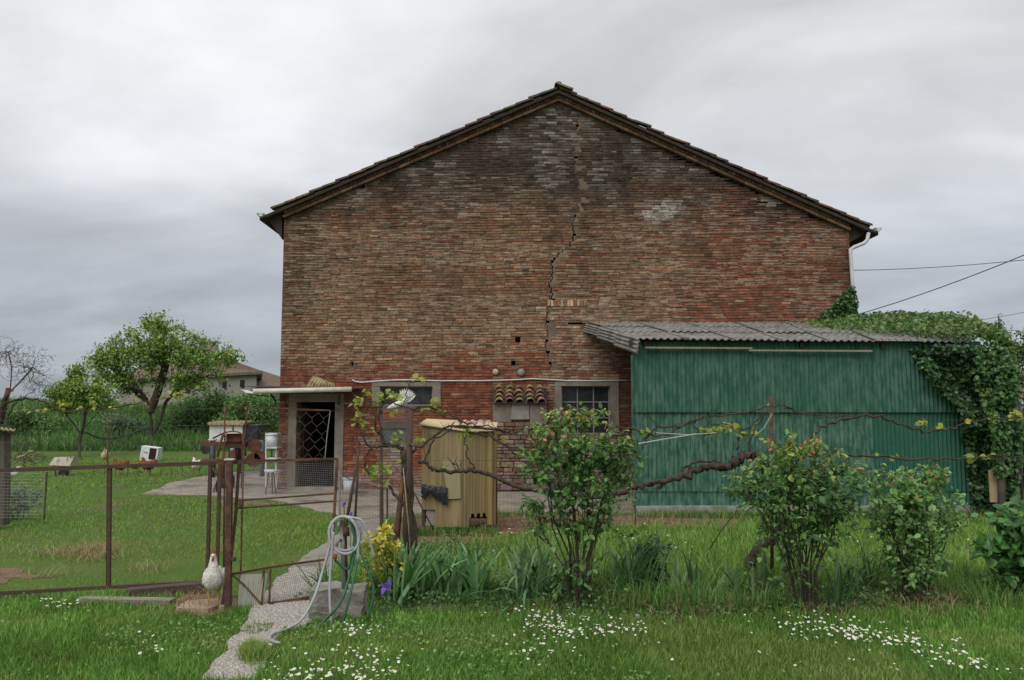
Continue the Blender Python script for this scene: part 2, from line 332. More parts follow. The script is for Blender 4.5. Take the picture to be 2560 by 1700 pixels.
# bricks, course by course, each its own block
def mixc(a, b, t): return tuple(x + (y - x) * t for x, y in zip(a, b))
C_RED, C_DRED, C_ORG, C_BRN, C_TAN, C_PAL, C_DRK, C_OLV = (.3, .095, .05), (.2, .066, .042), (.42, .165, .075), (.27, .15, .087), (.42, .275, .165), (.47, .37, .27), (.12, .085, .063), (.26, .175, .095)
def ss(a, b, x): t = max(0, min(1, (x - a) / (b - a))); return t * t * (3 - 2 * t)
def brick_col(x, z):
    px, py = proj(x, YW, z)
    n = vnoise(x, z, .55, 2.0); n2 = vnoise(x, z, 1.6, 7.0); n3 = vnoise(x, z * 2.2, .8, 15.0); r = rnd.random()
    pool = [(C_BRN, 1.0), (C_OLV, .8), (C_TAN, .5), (C_RED, .3), (C_ORG, .07), (C_PAL, .1), (C_DRK, .35), (C_DRED, .25)]; w = [p[1] for p in pool]
    up = ss(660, 400, py + 110 * n); mid = ss(760, 860, py + 30 * n2) * ss(1480, 1330, px); low = ss(870, 985, py + 45 * n2 + 30 * n3 + 30 * ss(1080, 1130, px) + 14 * (r - .5))
    right = .8 * ss(1600, 1850, px + 120 * n); left = ss(860, 730, px + 30 * n2); cen = ss(1360, 1376, px) * ss(1560, 1490, px + 20 * n2) * ss(745, 765, py)
    w[6] += 1.6 * up + .5 * left; w[5] += .5 * up * (n2 > 0) ; w[0] += .5 * up; w[2] *= 1 - .8 * up; w[3] *= 1 - .6 * up; w[1] += .9 * left
    w[2] += 2.6 * mid; w[0] += .8 * mid; w[6] *= 1 - .8 * mid; w[1] *= 1 - .3 * mid
    if right > 0: w[3] += 2.4 * right; w[7] += 1.5 * right; w[2] += .35 * right; w[1] *= 1 - .7 * right
    if low > 0 and cen < .5:
        w = [x_ * (1 - .9 * low) for x_ in w]; w[3] += 3.2 * low; w[7] += 3.0 * low * (1 - .4 * (px > 1180)); w[4] += .25 * low
    if cen > .3: w = [.8, .2, 1.3, .8, .2, 1.8, .2, .7]
    k = rnd.choices(range(8), w)[0]; c = pool[k][0]
    tw = sum(w); mean = tuple(sum(pool[i][0][q] * w[i] for i in range(8)) / tw for q in range(3)); c = mixc(mean, c, .35 + .45 * rnd.random())
    # soot, lichen and damp with shapes of their own, then patches set by position
    n4 = vnoise(x * 2.4, z * .45, 1.0, 51.0); soot = max(0, min(1, .85 * up + .25 * n3 * (1 - low) + .28 * n4 + .12 + .35 * left)) * (1 - .5 * low) * (1 - .6 * mid); c = mixc(c, (.042, .034, .03), .9 * soot)
    lich = ss(-.05, .7, n2 + .25 * up * ss(250, 60, abs(px - 1400)) + .1 * rnd.random()) * up * .75; c = mixc(c, (.4, .365, .31), lich * rnd.random() ** 1.6)
    d = math.hypot((px - 1655) / 62, (py - 530) / 30) + .5 * n2
    if d < 1: c = mixc(c, (.52, .5, .45), (1 - d) ** .5 * rnd.random() ** .7)
    d = math.hypot((px - 902) / 26, (py - 490) / 42) + .3 * n2
    if d < 1: c = mixc(c, (.42, .4, .36), .6 * (1 - d) ** .5 * rnd.random())
    d = math.hypot((px - 2290 + 360) / 24, (py - 505) / 18)
    if d < 1: c = (.27, .25, .21)
    if py > 1090: c = mixc(c, (.36, .32, .27), max(0, min(.75, .35 + 1.1 * vnoise(x, z, 1.8, 31.0))))
    if 1540 < px < 1590 and py > 890: c = mixc(c, (.1, .07, .055), .45)  # bricks darker in a strip left of the shed
    g = .8 * (.85 + .3 * rnd.random()); return tuple(max(.012, v * g) for v in c)
bricks = []                                                  # (x0,x1,z0,z1,proud,col)
z = .02; row = 0
SPECIAL = [rect(715, 985, 865, 1225), rect(928, 955, 1100, 1016), rect(1382, 955, 1548, 1095)]
while z < ridge.z:
    h = .0655 + rnd.uniform(-.004, .004); x = XL - (row % 2) * .12 - rnd.random() * .05
    cxr = None
    while x < XR:
        L_ = rnd.choice((.262, .262, .25, .27, .128, .2)) * rnd.uniform(.93, 1.06); a, e = max(x, XL), min(x + L_, XR); x += L_
        if e - a < .05: continue
        segs = [(a, e)]
        if cxr and a < cxr < e:
            gap = .016 + .02 * rnd.random(); segs = [(a, cxr - gap), (cxr + gap * .4, e)]
        for (a2, e2) in segs:
            if e2 - a2 < .03: continue
            for o in OPEN + HOLES:                           # trim at openings
                if z + h > o[1] + .005 and z < o[3] - .005 and e2 > o[0] and a2 < o[2]:
                    if a2 < o[0] < e2: e2 = o[0] - .002
                    elif a2 < o[2] < e2: a2 = o[2] + .002
                    else: e2 = a2
            if e2 - a2 < .03 or z + h > zwall((a2 + e2) / 2) - .0: continue
            if any(s[0] < a2 and e2 < s[2] and s[1] < z and z + h < s[3] for s in SPECIAL): continue
            if rnd.random() < .006: continue                 # a lost brick
            bricks.append((a2, e2, z, z + h - .0095 + rnd.uniform(-.003, .002), rnd.gauss(.012, .0045), brick_col((a2 + e2) / 2, z)))
    z += h; row += 1
def sag(x): return .013 * math.sin(x * .9 + 1) + .008 * math.sin(x * 2.3)
# shared shapes for the bricks that can be picked out one by one
def brick_shape(seed):
    r = random.Random(seed); j = lambda s: r.uniform(-s, s); v = []
    for (sx, sz) in ((-.5, -.5), (.5, -.5), (.5, .5), (-.5, .5)): v.append((sx, .5, sz))
    for (sx, sz) in ((-.5, -.5), (.5, -.5), (.5, .5), (-.5, .5)): v.append((sx + j(.008), -.32 + j(.06), sz + j(.04)))
    for (sx, sz) in ((-.475, -.42), (.475, -.42), (.475, .42), (-.475, .42)): v.append((sx + j(.012), -.5 + j(.1), sz + j(.05)))
    f = [(0, 1, 5, 4), (1, 2, 6, 5), (2, 3, 7, 6), (3, 0, 4, 7), (4, 5, 9, 8), (5, 6, 10, 9), (6, 7, 11, 10), (7, 4, 8, 11), (8, 9, 10, 11)]
    me = bpy.data.meshes.new('brick'); me.from_pydata(v, [], f); me.materials.append(M_bricko); me.update(); return me, v, f
shapes = [brick_shape(s) for s in range(8)]
def vis(bk):
    px, py = proj((bk[0] + bk[1]) / 2, YW, bk[2]); L_ = bk[1] - bk[0]
    return L_ > .24 and 640 < py < 945 and 700 < px < 1440
cand = sorted([i for i, bk in enumerate(bricks) if vis(bk)], key=lambda i: -(bricks[i][1] - bricks[i][0]) * (bricks[i][3] - bricks[i][2]))
singles = set(cand[:300]); jb = MB()
for i, (x0, x1, z0, z1, pr, c) in enumerate(bricks):
    me, sv, sf = shapes[i % 8]; ctr = Vector(((x0 + x1) / 2, YW - pr / 2 + .012, (z0 + z1) / 2 + sag((x0 + x1) / 2))); dy = pr + .03
    if i in singles:
        Mx = Matrix.Translation(ctr) @ Matrix.Rotation(rnd.uniform(-.008, .008), 4, 'Y') @ Matrix.Diagonal((x1 - x0 - .009, dy, z1 - z0, 1)); inst('brick', me, house, Mx, c)
    else:
        a = rnd.uniform(-.01, .01); sx, sz = x1 - x0 - .009, z1 - z0
        jb.add([(ctr.x + p[0] * sx, ctr.y + p[1] * dy, ctr.z + p[2] * sz + a * p[0] * sx) for p in sv], sf, c)
# lime pointing left flush over some joints, smears of render
for i in range(2200):
    px, py = rnd.uniform(705, 2110), rnd.gauss(700, 120)
    if vnoise(px * .004, py * .012, 1.0, 71.) < -.05 or py > 940: continue
    x, zq = W(px, py); L_ = rnd.uniform(.12, .7) ; zq = round((zq - .02) / .0655) * .0655 + .014
    if zq > zwall(x) - .15 or zq > zwall(min(XR, x + L_)) - .15 or x + L_ > XR - .02: continue
    if any(o[0] - .05 < x + L_ and x < o[2] + .05 and o[1] - .05 < zq < o[3] + .05 for o in OPEN + HOLES): continue
    g_ = rnd.uniform(.65, 1.0); n_ = max(2, int(L_ / .1)); top = []; bot = []
    for k in range(n_ + 1): xx = x + L_ * k / n_; top.append((xx, YW - .014 - rnd.uniform(0, .006), zq + sag(xx) + rnd.uniform(.002, .015))); bot.append((xx, YW - .016, zq + sag(xx) - rnd.uniform(.002, .012)))
    jb.add(bot + top, [(k, k + 1, n_ + 2 + k, n_ + 1 + k) for k in range(n_)], (.4 * g_, .31 * g_, .22 * g_))
# raking cornice under the verge: a projecting string course and a row of bricks on edge
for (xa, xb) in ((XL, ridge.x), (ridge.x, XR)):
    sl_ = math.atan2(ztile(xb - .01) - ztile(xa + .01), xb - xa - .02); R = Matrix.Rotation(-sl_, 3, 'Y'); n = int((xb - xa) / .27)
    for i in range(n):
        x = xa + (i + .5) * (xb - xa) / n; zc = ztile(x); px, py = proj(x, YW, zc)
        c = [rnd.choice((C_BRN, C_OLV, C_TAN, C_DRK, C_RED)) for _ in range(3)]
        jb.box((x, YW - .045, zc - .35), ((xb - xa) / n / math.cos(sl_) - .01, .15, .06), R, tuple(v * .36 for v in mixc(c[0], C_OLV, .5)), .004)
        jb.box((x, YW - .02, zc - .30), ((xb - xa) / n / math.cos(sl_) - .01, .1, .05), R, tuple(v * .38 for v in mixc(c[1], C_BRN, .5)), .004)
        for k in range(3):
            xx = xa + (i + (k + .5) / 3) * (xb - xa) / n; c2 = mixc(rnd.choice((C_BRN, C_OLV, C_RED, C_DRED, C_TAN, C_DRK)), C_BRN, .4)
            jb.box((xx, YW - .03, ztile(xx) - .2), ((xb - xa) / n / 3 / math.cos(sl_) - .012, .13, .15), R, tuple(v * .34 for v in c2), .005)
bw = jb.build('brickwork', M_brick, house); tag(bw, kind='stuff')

# roof: slabs plus the tiles that show along the verge
M_tile = mat('clay_tile', objcol=True, vary=.35, scale=7, rough=.9, bump=.4, bscale=30, coord='World', spec=.12)
M_slab = mat('roof_boards', (.035, .027, .022), (.055, .043, .033), scale=5, rough=.95)
roof = None
rb = MB()
for (ea, eb) in ((eL, ridge), (ridge, eR)):
    y0, y1 = YW - .17, YW + HL + .2; za, zb = ea.z - .14, eb.z - .14; t = .07
    rb.add([(ea.x, y0, za), (eb.x, y0, zb), (eb.x, y1, zb), (ea.x, y1, za), (ea.x, y0, za - t), (eb.x, y0, zb - t), (eb.x, y1, zb - t), (ea.x, y1, za - t)],
           [(0, 1, 2, 3), (7, 6, 5, 4), (0, 4, 5, 1), (1, 5, 6, 2), (2, 6, 7, 3), (3, 7, 4, 0)])
roof = rb.build('roof', M_slab, house)
def tile_shape(seed, r0=.082, r1=.07, L_=.44, n=7):
    r = random.Random(seed); v = []; f = []
    for i, (x, rr) in enumerate(((0, r1), (L_ * .5, (r0 + r1) / 2), (L_, r0))):
        for s in (1, .84):
            for k in range(n + 1):
                a = PI * k / n; v.append((x, math.cos(a) * rr * s, math.sin(a) * rr * s * (.92 + r.uniform(-.03, .03))))
    m = n + 1
    for i in range(2):
        o = i * 2 * m
        for k in range(n): f.append((o + k, o + k + 1, o + 2 * m + k + 1, o + 2 * m + k)); f.append((o + m + k + 1, o + m + k, o + 3 * m + k, o + 3 * m + k + 1))
    o = 4 * m
    for k in range(n): f.append((o + k, o + k + 1, o + m + k + 1, o + m + k)); f.append((k + 1, k, m + k, m + k + 1))
    me = bpy.data.meshes.new('tile'); me.from_pydata(v, [], f); me.materials.append(M_tile)
    me.polygons.foreach_set('use_smooth', [True] * len(f)); me.update(); return me
tiles = [tile_shape(s) for s in range(4)]
def tile_col(): return tuple(v * rnd.uniform(.7, 1.2) for v in rnd.choice(((.105, .066, .048), (.09, .064, .048), (.1, .076, .056), (.072, .056, .046), (.125, .07, .048))))
for (ea, sgn) in ((eL, -1), (eR, 1)):
    d = Vector((ea.x - ridge.x, 0, ea.z - ridge.z)); Lr = d.length; d.normalize(); ang = math.atan2(-d.z, abs(d.x)); n = int((Lr - .42) / .335)
    for cidx in range(4):
        yy = YW - .13 + cidx * .19
        for i in range(n + 1):
            p = Vector((ridge.x, yy, ridge.z - .105)) + d * (i * .335 + rnd.uniform(-.03, .03)) + Vector((0, rnd.uniform(-.012, .012), rnd.uniform(-.012, .018)))
            B = Matrix.Rotation(0 if sgn > 0 else PI, 4, 'Z') @ Matrix.Rotation(ang - .045 + rnd.uniform(-.02, .02), 4, 'Y')
            inst('tile', rnd.choice(tiles), roof, Matrix.Translation(p) @ B, tile_col())
for i in range(3):                                           # ridge caps, the first one tipped up
    p = Vector((ridge.x, YW - .22 + i * .36, ridge.z - .03)); B = Matrix.Rotation(PI / 2, 4, 'Z') @ Matrix.Rotation(.06, 4, 'Y') @ Matrix.Scale(1.35, 4)
    inst('ridge_tile', tiles[i], roof, Matrix.Translation(p) @ B, tile_col())
p = Vector((ridge.x - .07, YW - .2, ridge.z + .0)); inst('ridge_tile', tiles[1], roof, Matrix.Translation(p) @ Matrix.Rotation(.42, 4, 'Y'), (.2, .15, .1))
# eaves: boxed undersides, gutters, downpipe
M_white = mat('white_gutter', (.62, .63, .64), (.5, .51, .52), rough=.5, scale=4)
def prism(xz, y0, y1):
    n = len(xz); b = MB(); b.add([(x, y0, z) for x, z in xz] + [(x, y1, z) for x, z in xz], [tuple(range(n)), tuple(range(2 * n - 1, n - 1, -1))] + [(i + n, (i + 1) % n + n, (i + 1) % n, i) for i in range(n)]); return b
prism([W(668, 545), W(703.5, 597), W(703.5, 520)], YW + .05, YW + HL).build('eave_underside', M_wood_dark, house)
prism([W(2124.5, 545), W(2124.5, 606), W(2166, 582), W(2172, 568)], YW + .05, YW + HL).build('eave_underside', M_wood_dark, house)
def gutter(px, py):
    x, zc = W(px, py); r = .085; b = MB(); n = 8; v = []
    for yy in (YW - .28, YW + HL):
        for k in range(n + 1): a = PI + PI * k / n; v.append((x + r * math.cos(a), yy, zc + r * math.sin(a)))
        for k in range(n + 1): a = PI + PI * k / n; v.append((x + (r - .006) * math.cos(a), yy, zc + (r - .006) * math.sin(a)))
    m = n + 1; f = []
    for k in range(n): f += [(k, k + 1, 2 * m + k + 1, 2 * m + k), (m + k + 1, m + k, 3 * m + k, 3 * m + k + 1), (k + 1, k, m + k, m + k + 1)]
    f.append(tuple(range(0, m)))
    b.add(v, f); b.build('gutter', M_white, house, True)
gutter(660, 540); gutter(2182, 576)
dp = MB(); y = YW - .12
P = lambda px, py, yy=y: at(px, py, yy)
dp.tube([P(2172, 582), P(2168, 600), P(2160, 608), P(2135, 618), P(2126, 624), P(2127, 640), P(2131, 700), P(2135, 760), P(2136, 860)], .045, 8); dp.build('downpipe', M_white, house, True)
# plaster surrounds, windows, door
def surround(name, o, s, depth=.03):
    x0, z0, x1, z1 = o; b = MB()
    def pl(a, c, e, g): b.box(((a + e) / 2, YW - depth / 2 + .01, (c + g) / 2), (e - a, depth + .03, g - c), None, None, .006)
    pl(x0 - s[0], z0 - .02, x0 - .001, z1 - .002); pl(x1 + .001, z0 - .02, x1 + s[1], z1 - .002); pl(x0 - s[0], z1, x1 + s[1], z1 + s[2])
    return b.build(name, M_plaster, house)
surround('door_surround', DOOR, (.19, .2, .2)); surround('window_surround', WIN1, (.19, .19, .1)); surround('window_surround', WIN2, (.16, .2, .1))
M_frame = mat('grey_window_frame', (.2, .19, .18), (.28, .26, .24), rough=.8, scale=12)
M_glass = mat('dirty_pane', (.016, .018, .02), (.03, .032, .034), rough=.25, scale=6, spec=.4, c3=(.05, .05, .048), s3=3)
def window(o, nx, nz):
    x0, z0, x1, z1 = o; b = MB(); Y = YW + .12; w = .026
    xs = [x0 + (x1 - x0) * i / nx for i in range(nx + 1)]; zs = [z0 + (z1 - z0) * i / nz for i in range(nz + 1)]
    for x in xs: b.box((min(max(x, x0 + w / 2), x1 - w / 2), Y, (z0 + z1) / 2), (w, .04, z1 - z0))
    for k in range(nx):
        for zc in zs: b.box(((xs[k] + xs[k + 1]) / 2, Y + .001, min(max(zc, z0 + w / 2), z1 - w / 2)), (xs[k + 1] - xs[k] - w, .034, w))
    f = b.build('window', M_frame, house)
    for i in range(nx):
        for j in range(nz):
            g = MB(); g.box(((xs[i] + xs[i + 1]) / 2, Y + .012 + rnd.uniform(0, .004), (zs[j] + zs[j + 1]) / 2), (xs[i + 1] - xs[i] - .02, .004, zs[j + 1] - zs[j] - .02)); g.build('pane', M_glass, f)
window(WIN1, 2, 1); window(WIN2, 3, 3)
M_doorleaf = mat('brown_door', (.06, .035, .025), (.035, .024, .018), rough=.8, scale=5, stretch=(4, 4, .4))
dm = MB(); x0, z0, x1, z1 = DOOR; dm.beam((x0 + .04, YW + .42, 1.02), (x0 + .1, YW + 1.1, 1.02), 1.9, .05, up=(1, 0, 0)); dm.build('door', M_doorleaf, house)
st = MB(); st.box(((x0 + x1) / 2, YW - .1, .05), (1.15, .35, .07), None, None, .01); st.build('door_step', M_conc, house)
# cable and the two round insulators
cb = MB(); cb.tube([at(px, py, YW - .04) for px, py in [(881, 950), (888, 954), (905, 956), (940, 953), (990, 950), (1040, 950), (1090, 952), (1140, 952), (1190, 952), (1250, 951), (1300, 949), (1330, 947), (1370, 949), (1420, 952), (1480, 952), (1540, 951), (1575, 951)]], .018, 6)
cb.build('cable', mat('white_cable', (.6, .6, .58), (.5, .5, .48), rough=.5), house, True)
def disc(px, py, r, m, name):
    c = at(px, py, YW - .02); b = MB(); prof = [(0, 0), (0, r), (-.03, r * .95), (-.05, r * .7), (-.055, 0)]
    b.tube([c + Vector((0, p[0], 0)) for p in prof], [max(p[1], .002) for p in prof], 14); b.build(name, m, house, True)
disc(1239, 930, .075, mat('pale_disc', (.5, .44, .33), (.36, .3, .22), scale=20), 'round_wall_plate'); disc(1303, 931, .09, mat('grey_disc', (.3, .31, .3), (.2, .2, .19), scale=20), 'round_wall_plate')
# soldier course of the bricked-up opening
for i in range(12):
    px = 1372 + i * 8.2; c = at(px, 758 + rnd.uniform(-1, 1), YW); Mx = Matrix.Translation((c.x, YW - .012, c.z)) @ Matrix.Rotation(PI / 2 + rnd.uniform(-.06, .06), 4, 'Y') @ Matrix.Diagonal((.15, .05, .066, 1)); inst('upright_brick', shapes[i % 8][0], house, Mx, tuple(v * rnd.uniform(.8, 1.1) for v in rnd.choice((C_ORG, C_TAN, C_PAL, C_OLV, C_BRN))))

# ------------------------------------------------------------------ canopy over the house door
M_corr = mat('yellowed_corrugated', (.42, .33, .19), (.3, .22, .12), scale=5, rough=.8, spec=.25, c3=(.2, .16, .1), s3=6)
M_board = mat('weathered_board', (.13, .11, .09), (.09, .075, .06), scale=6, rough=.9)
can = thing('door_canopy', 'low flat canopy with white front gutter above the dark house doorway', 'canopy', at(750, 1225, YW - .3))
b = MB(); a0 = at(618, 971, YW - .75); a1 = at(888, 968, YW - .75)
b.box(((a0.x + a1.x) / 2, YW - .38, a0.z + .03), (a1.x - a0.x, .74, .03), Matrix.Rotation(.012, 3, 'Y'), None, .006); b.build('canopy_sheet', M_board, can)
b = MB(); b.tube([at(634, 978, YW - .8), at(879, 973, YW - .8)], .055, 10); b.build('gutter', mat('cream_gutter', (.66, .63, .54), (.52, .49, .41), rough=.55), can, True)
b = MB(); b.beam(at(708, 978, YW - .6), at(716, 1016, YW - .02), .03); b.build('bracket', M_wood_dark, can); b = MB(); b.beam(at(850, 975, YW - .6), at(846, 1012, YW - .02), .03); b.build('bracket', M_wood_dark, can)
b = MB(); b.beam(at(690, 1004, YW - .1), at(676, 984, YW - .5), .03); b.beam(at(690, 992, YW - .2), at(624, 986, YW - .7), .02); b.build('strut', M_wood_dark, can)
b = MB(); q = [at(602, 973, YW - .7), at(613, 981, YW - .74), at(642, 985, YW - .74), at(638, 979, YW - .7), at(615, 975, YW - .6)]
b.add(q + [p + Vector((0, .02, -.02)) for p in q], [(0, 1, 2, 3, 4), (9, 8, 7, 6, 5)] + [(i, i + 5, (i + 1) % 5 + 5, (i + 1) % 5) for i in range(5)]); b.build('broken_gutter_end', M_white, can)
# bent corrugated sheet lying on the canopy
b = MB(); n = 72; V = []; na = 9
for i in range(n + 1):
    t = i / n; ax = at(772 + 66 * t, 961 + 7 * t, YW - .55); R = (.2 - .15 * t) + .011 * math.cos(t * 9 * 2 * PI)
    for j in range(na):
        an = math.radians(205 - 225 * j / (na - 1)); V.append(ax + Vector((.12 * (math.sin(an)) * (1 - t), -math.cos(an) * R * .8, max(-.06, math.sin(an) * R))))
b.add(V, [(i * na + j, (i + 1) * na + j, (i + 1) * na + j + 1, i * na + j + 1) for i in range(n) for j in range(na - 1)])
o = b.build('corrugated_sheet', M_corr, None, True); solid(o, .008)
tag(o, 'bent offcut of yellowed corrugated sheet lying on the door canopy', 'sheet')

# ------------------------------------------------------------------ green lean-to shed
YS = 14.0
shed = thing('green_shed', 'green corrugated plastic lean-to shed with grey corrugated roof against the brick wall', 'shed', (at(1990, 1290, YS).x, YS, 0))
def green_mat(name, k, c): return mat(name, (.026 * k, .108 * k, .07 * k), (.02 * k, .086 * k, .056 * k), scale=16, rough=.65, spec=.25, stretch=(1, 1, .35), c3=c, s3=11, lo3=.4, hi3=.68, detail=8)
M_gr = [green_mat('green_fibreglass', 1.0, (.085, .17, .13)), green_mat('green_fibreglass_worn', 1.0, (.125, .22, .165)), green_mat('green_fibreglass_deep', 1.0, (.035, .125, .085))]
def corr(p0, p1, z0, z1, pitch, amp, Y, m, name, parent, lean=0.0, step=8, jag=0.0):
    step = 12; L_ = p1 - p0; n = int(L_ / pitch * step); b = MB(); V = []; nz = 3
    for i in range(n + 1):
        x = p0 + L_ * i / n; w = amp * math.cos(2 * PI * x / pitch)
        for j in range(nz + 1):
            s = j / nz; V.append((x, Y + w + lean * (1 - s), z0 + (z1 - z0) * s + (rnd.uniform(-jag, jag) if j == 0 else 0)))
    b.add(V, [(i * (nz + 1) + j, (i + 1) * (nz + 1) + j, (i + 1) * (nz + 1) + j + 1, i * (nz + 1) + j + 1) for i in range(n) for j in range(nz)])
    o = b.build(name, m, parent, True); solid(o, .004); return o
XS0, XS1, XSm = at(1586, 1290, YS).x, at(2470, 1290, YS).x, at(2182, 1100, YS).x
zt, z1, z2, z3 = at(0, 852, YS).z, at(0, 1028, YS).z, at(0, 1226, YS).z, at(0, 1266, YS).z
for (xa, xb, k) in ((XS0, XSm + .04, 0), (XSm, XS1, 1)):
    dy = -.008 * k
    corr(xa, xb, z1 - .02, zt - .02, .076, .0115, YS + dy - .03, M_gr[0], 'wall_panel', shed, -.02)
    corr(xa, xb, z2 - .02, z1 + .06, .076, .0115, YS + dy, M_gr[2] if k else M_gr[1], 'wall_panel', shed)
    corr(xa, xb, z3 - .02, z2 + .06, .076, .009, YS + dy + .022, M_gr[1], 'wall_panel', shed)
# edge strip turning the corner
b = MB(); b.box((XS0 - .004, YS + .05, (zt + z3) / 2 - .12), (.012, .16, zt - z3 - .28)); b.build('corner_strip', M_gr[1], shed)
M_block = mat('grey_block', (.34, .325, .3), (.25, .24, .22), scale=8, rough=.95, bump=.4, bscale=50, c3=(.2, .2, .14), s3=2)
x = XS0
for i in range(7):
    L_ = (XS1 - XS0) / 7; b = MB(); b.box((x + L_ / 2, YS + .04, z3 / 2), (L_ - .012, .22, z3 + .02), None, None, .005); b.build('base_block', M_block, shed); x += L_
b = MB(); xx = at(2050, 870, YS).x
for px in (1590, 1860, 2130, 2420): p = at(px, 1200, YS + .1); b = MB(); b.beam((p.x, YS + .12, 0), (p.x, YS + .12, zt), .09); b.build('post', M_wood_dark, shed)
for (a, e, py) in ((1612, 1880, 869), (1872, 2180, 876)):
    b = MB(); b.beam(at(a, py, YS - .13), at(e, py + 1.5, YS - .13), .035, .03); b.build('batten', mat('pale_batten', (.34, .27, .19), (.24, .19, .13), scale=8), shed)
b = MB(); b.beam((XS0 - .05, YS + .02, zt - .03), (XS1, YS + .02, zt - .06), .08, .1); b.build('eave_beam', M_wood_dark, shed)
# roof: rows of corrugated cement sheets running down towards the viewer
M_cem = mat('grey_cement_sheet', (.25, .238, .225), (.16, .15, .14), scale=4, rough=.9, bump=.25, bscale=40, c3=(.11, .095, .08), s3=3.0, lo3=.5, hi3=.66)
rA, rB = at(1467, 813, YW - .05), at(1600, 848, YS - .22)         # left verge, wall end and eave end
rC, rD = at(2330, 820, YW - .05), at(2420, 862, YS - .22)
def roof_pt(s, t):                                          # s across, t from wall to eave
    a = rA.lerp(rB, t); e = Vector((rC.x, rC.y, rA.z)).lerp(Vector((rD.x, rD.y, rB.z - .06)), t); return a.lerp(e, s)
nrow, ncol = 3, 7; pitch = .125
for r_ in range(nrow):
    for c_ in range(ncol):
        b = MB(); V = []; s0, s1 = c_ / ncol, (c_ + 1) / ncol + .008; t0, t1 = max(0, r_ / nrow - .02), (r_ + 1) / nrow
        Wd = (rD.x - rB.x) * (s1 - s0); n = int(Wd / pitch * 8); nt = 3; lift = .02 * (nrow - r_) + .006 * (c_ % 2); dz = rnd.uniform(-.008, .014)
        for i in range(n + 1):
            for j in range(nt + 1):
                p = roof_pt(s0 + (s1 - s0) * i / n, t0 + (t1 - t0) * j / nt); w = .016 * math.cos(2 * PI * (i / 8)); V.append(p + Vector((0, 0, w + lift + dz)))
        b.add(V, [(i * (nt + 1) + j, i * (nt + 1) + j + 1, (i + 1) * (nt + 1) + j + 1, (i + 1) * (nt + 1) + j) for i in range(n) for j in range(nt)])
        o = b.build('roof_sheet', M_cem, shed, True); solid(o, .014)
b = MB(); b.beam(rA + Vector((-.1, -.03, .055)), rC + Vector((0, -.03, .07)), .05, .02); b.build('flashing', M_cem, shed)
for py in (823, 838):
    pass
# sheets hung over the left verge, corrugations running down the slope
for k in range(3):
    t0, t1 = k / 3, (k + 1) / 3 + .03; b = MB(); V = []; n = 34; nt = 2
    for i in range(n + 1):
        for j in range(nt + 1):
            p = rA.lerp(rB, t0 + (t1 - t0) * j / nt); s = i / n; w = .016 * math.cos(s * 2 * PI * 4)
            V.append(p + Vector((-.03 - .05 * s + w - .012 * k, 0, .045 + .0 - (.16 + .13 * t1) * s)))
    b.add(V, [(i * (nt + 1) + j, (i + 1) * (nt + 1) + j, (i + 1) * (nt + 1) + j + 1, i * (nt + 1) + j + 1) for i in range(n) for j in range(nt)])
    o = b.build('verge_sheet', M_cem, shed, True); solid(o, .01)
# rafters and right and back of the shed
for s in (.02, .25, .5, .75, .98): b = MB(); b.beam(roof_pt(s, 0) - Vector((0, 0, .06)), roof_pt(s, 1) - Vector((0, -.1, .06)), .06, .08); b.build('rafter', M_wood_dark, shed)
b = MB(); b.box((XS1 + .02, (YS + YW) / 2, 1.5), (.05, YW - YS - .1, 3.0)); b.build('side_wall', M_wood_dark, shed)
# electric wires to the right of the house
M_wire = mat('grey_wire', (.1, .1, .11), (.13, .13, .14), rough=.6)
for i, (a, e, Ya, Ye, sg, lab) in enumerate((((2124, 676), (3060, 574), 18.6, 17, .2, 'upper thin overhead wire leaving the brick wall to the right'), ((2124, 792), (3100, 390), 19, 12, .2, 'steep overhead wire rising to the right from behind the ivy'), ((2300, 820), (3100, 640), 31, 24, .3, 'lowest faint overhead wire above the ivy covered roof'))):
    p, q = at(*a, Ya), at(*e, Ye); b = MB(); b.tube([p.lerp(q, t / 12) - Vector((0, 0, sg * 4 * (t / 12) * (1 - t / 12))) for t in range(13)], .011 if i == 1 else .009, 5); tag(b.build('overhead_wire', M_wire), lab, 'wire')
# ------------------------------------------------------------------ plants: shared tools
def unit(a): return a / np.maximum(1e-9, np.linalg.norm(a, axis=1, keepdims=True))
M_leaf = mat('leaf_joined', attr='col', vary=.2, scale=30, rough=.42, spec=.5, trans=.3, detail=2)
M_leafo = mat('leaf_single', objcol=True, vary=.2, scale=30, rough=.42, spec=.5, trans=.3, detail=2)
M_grass = mat('grass_blade', attr='col', vary=.1, scale=20, rough=.6, spec=.2, trans=.3, detail=1)
M_bark = mat('bark', (.085, .065, .05), (.14, .115, .09), scale=14, rough=.95, bump=.8, bscale=40, spec=.1)
M_barkd = mat('dark_bark', (.05, .04, .032), (.085, .068, .055), scale=14, rough=.95, bump=.8, bscale=40, spec=.1)
M_vine = mat('vine_wood', (.1, .08, .06), (.05, .039, .031), scale=18, rough=.95, bump=.9, bscale=60, spec=.1)
LEAF6 = np.array([(0, 0, 0), (.33, .5, .13), (.72, .36, .08), (1, 0, -.12), (.72, -.36, .08), (.33, -.5, .13)])
def leaf_frames(D, Nn):
    D = unit(D); S = unit(np.cross(Nn, D)); Nn = np.cross(D, S); return D, S, Nn
def leaf_geo(P, D, Nn, L, Wd):
    D, S, Nn = leaf_frames(D, Nn); n = len(P); V = np.empty((n, 6, 3))
    for k, (a, b, c) in enumerate(LEAF6): V[:, k] = P + D * (a * L)[:, None] + S * (b * Wd)[:, None] + Nn * (c * Wd)[:, None]
    i = np.arange(n)[:, None] * 6; Fq = np.concatenate([i + np.array([0, 3, 2, 1]), i + np.array([0, 5, 4, 3])]); return V.reshape(-1, 3), Fq
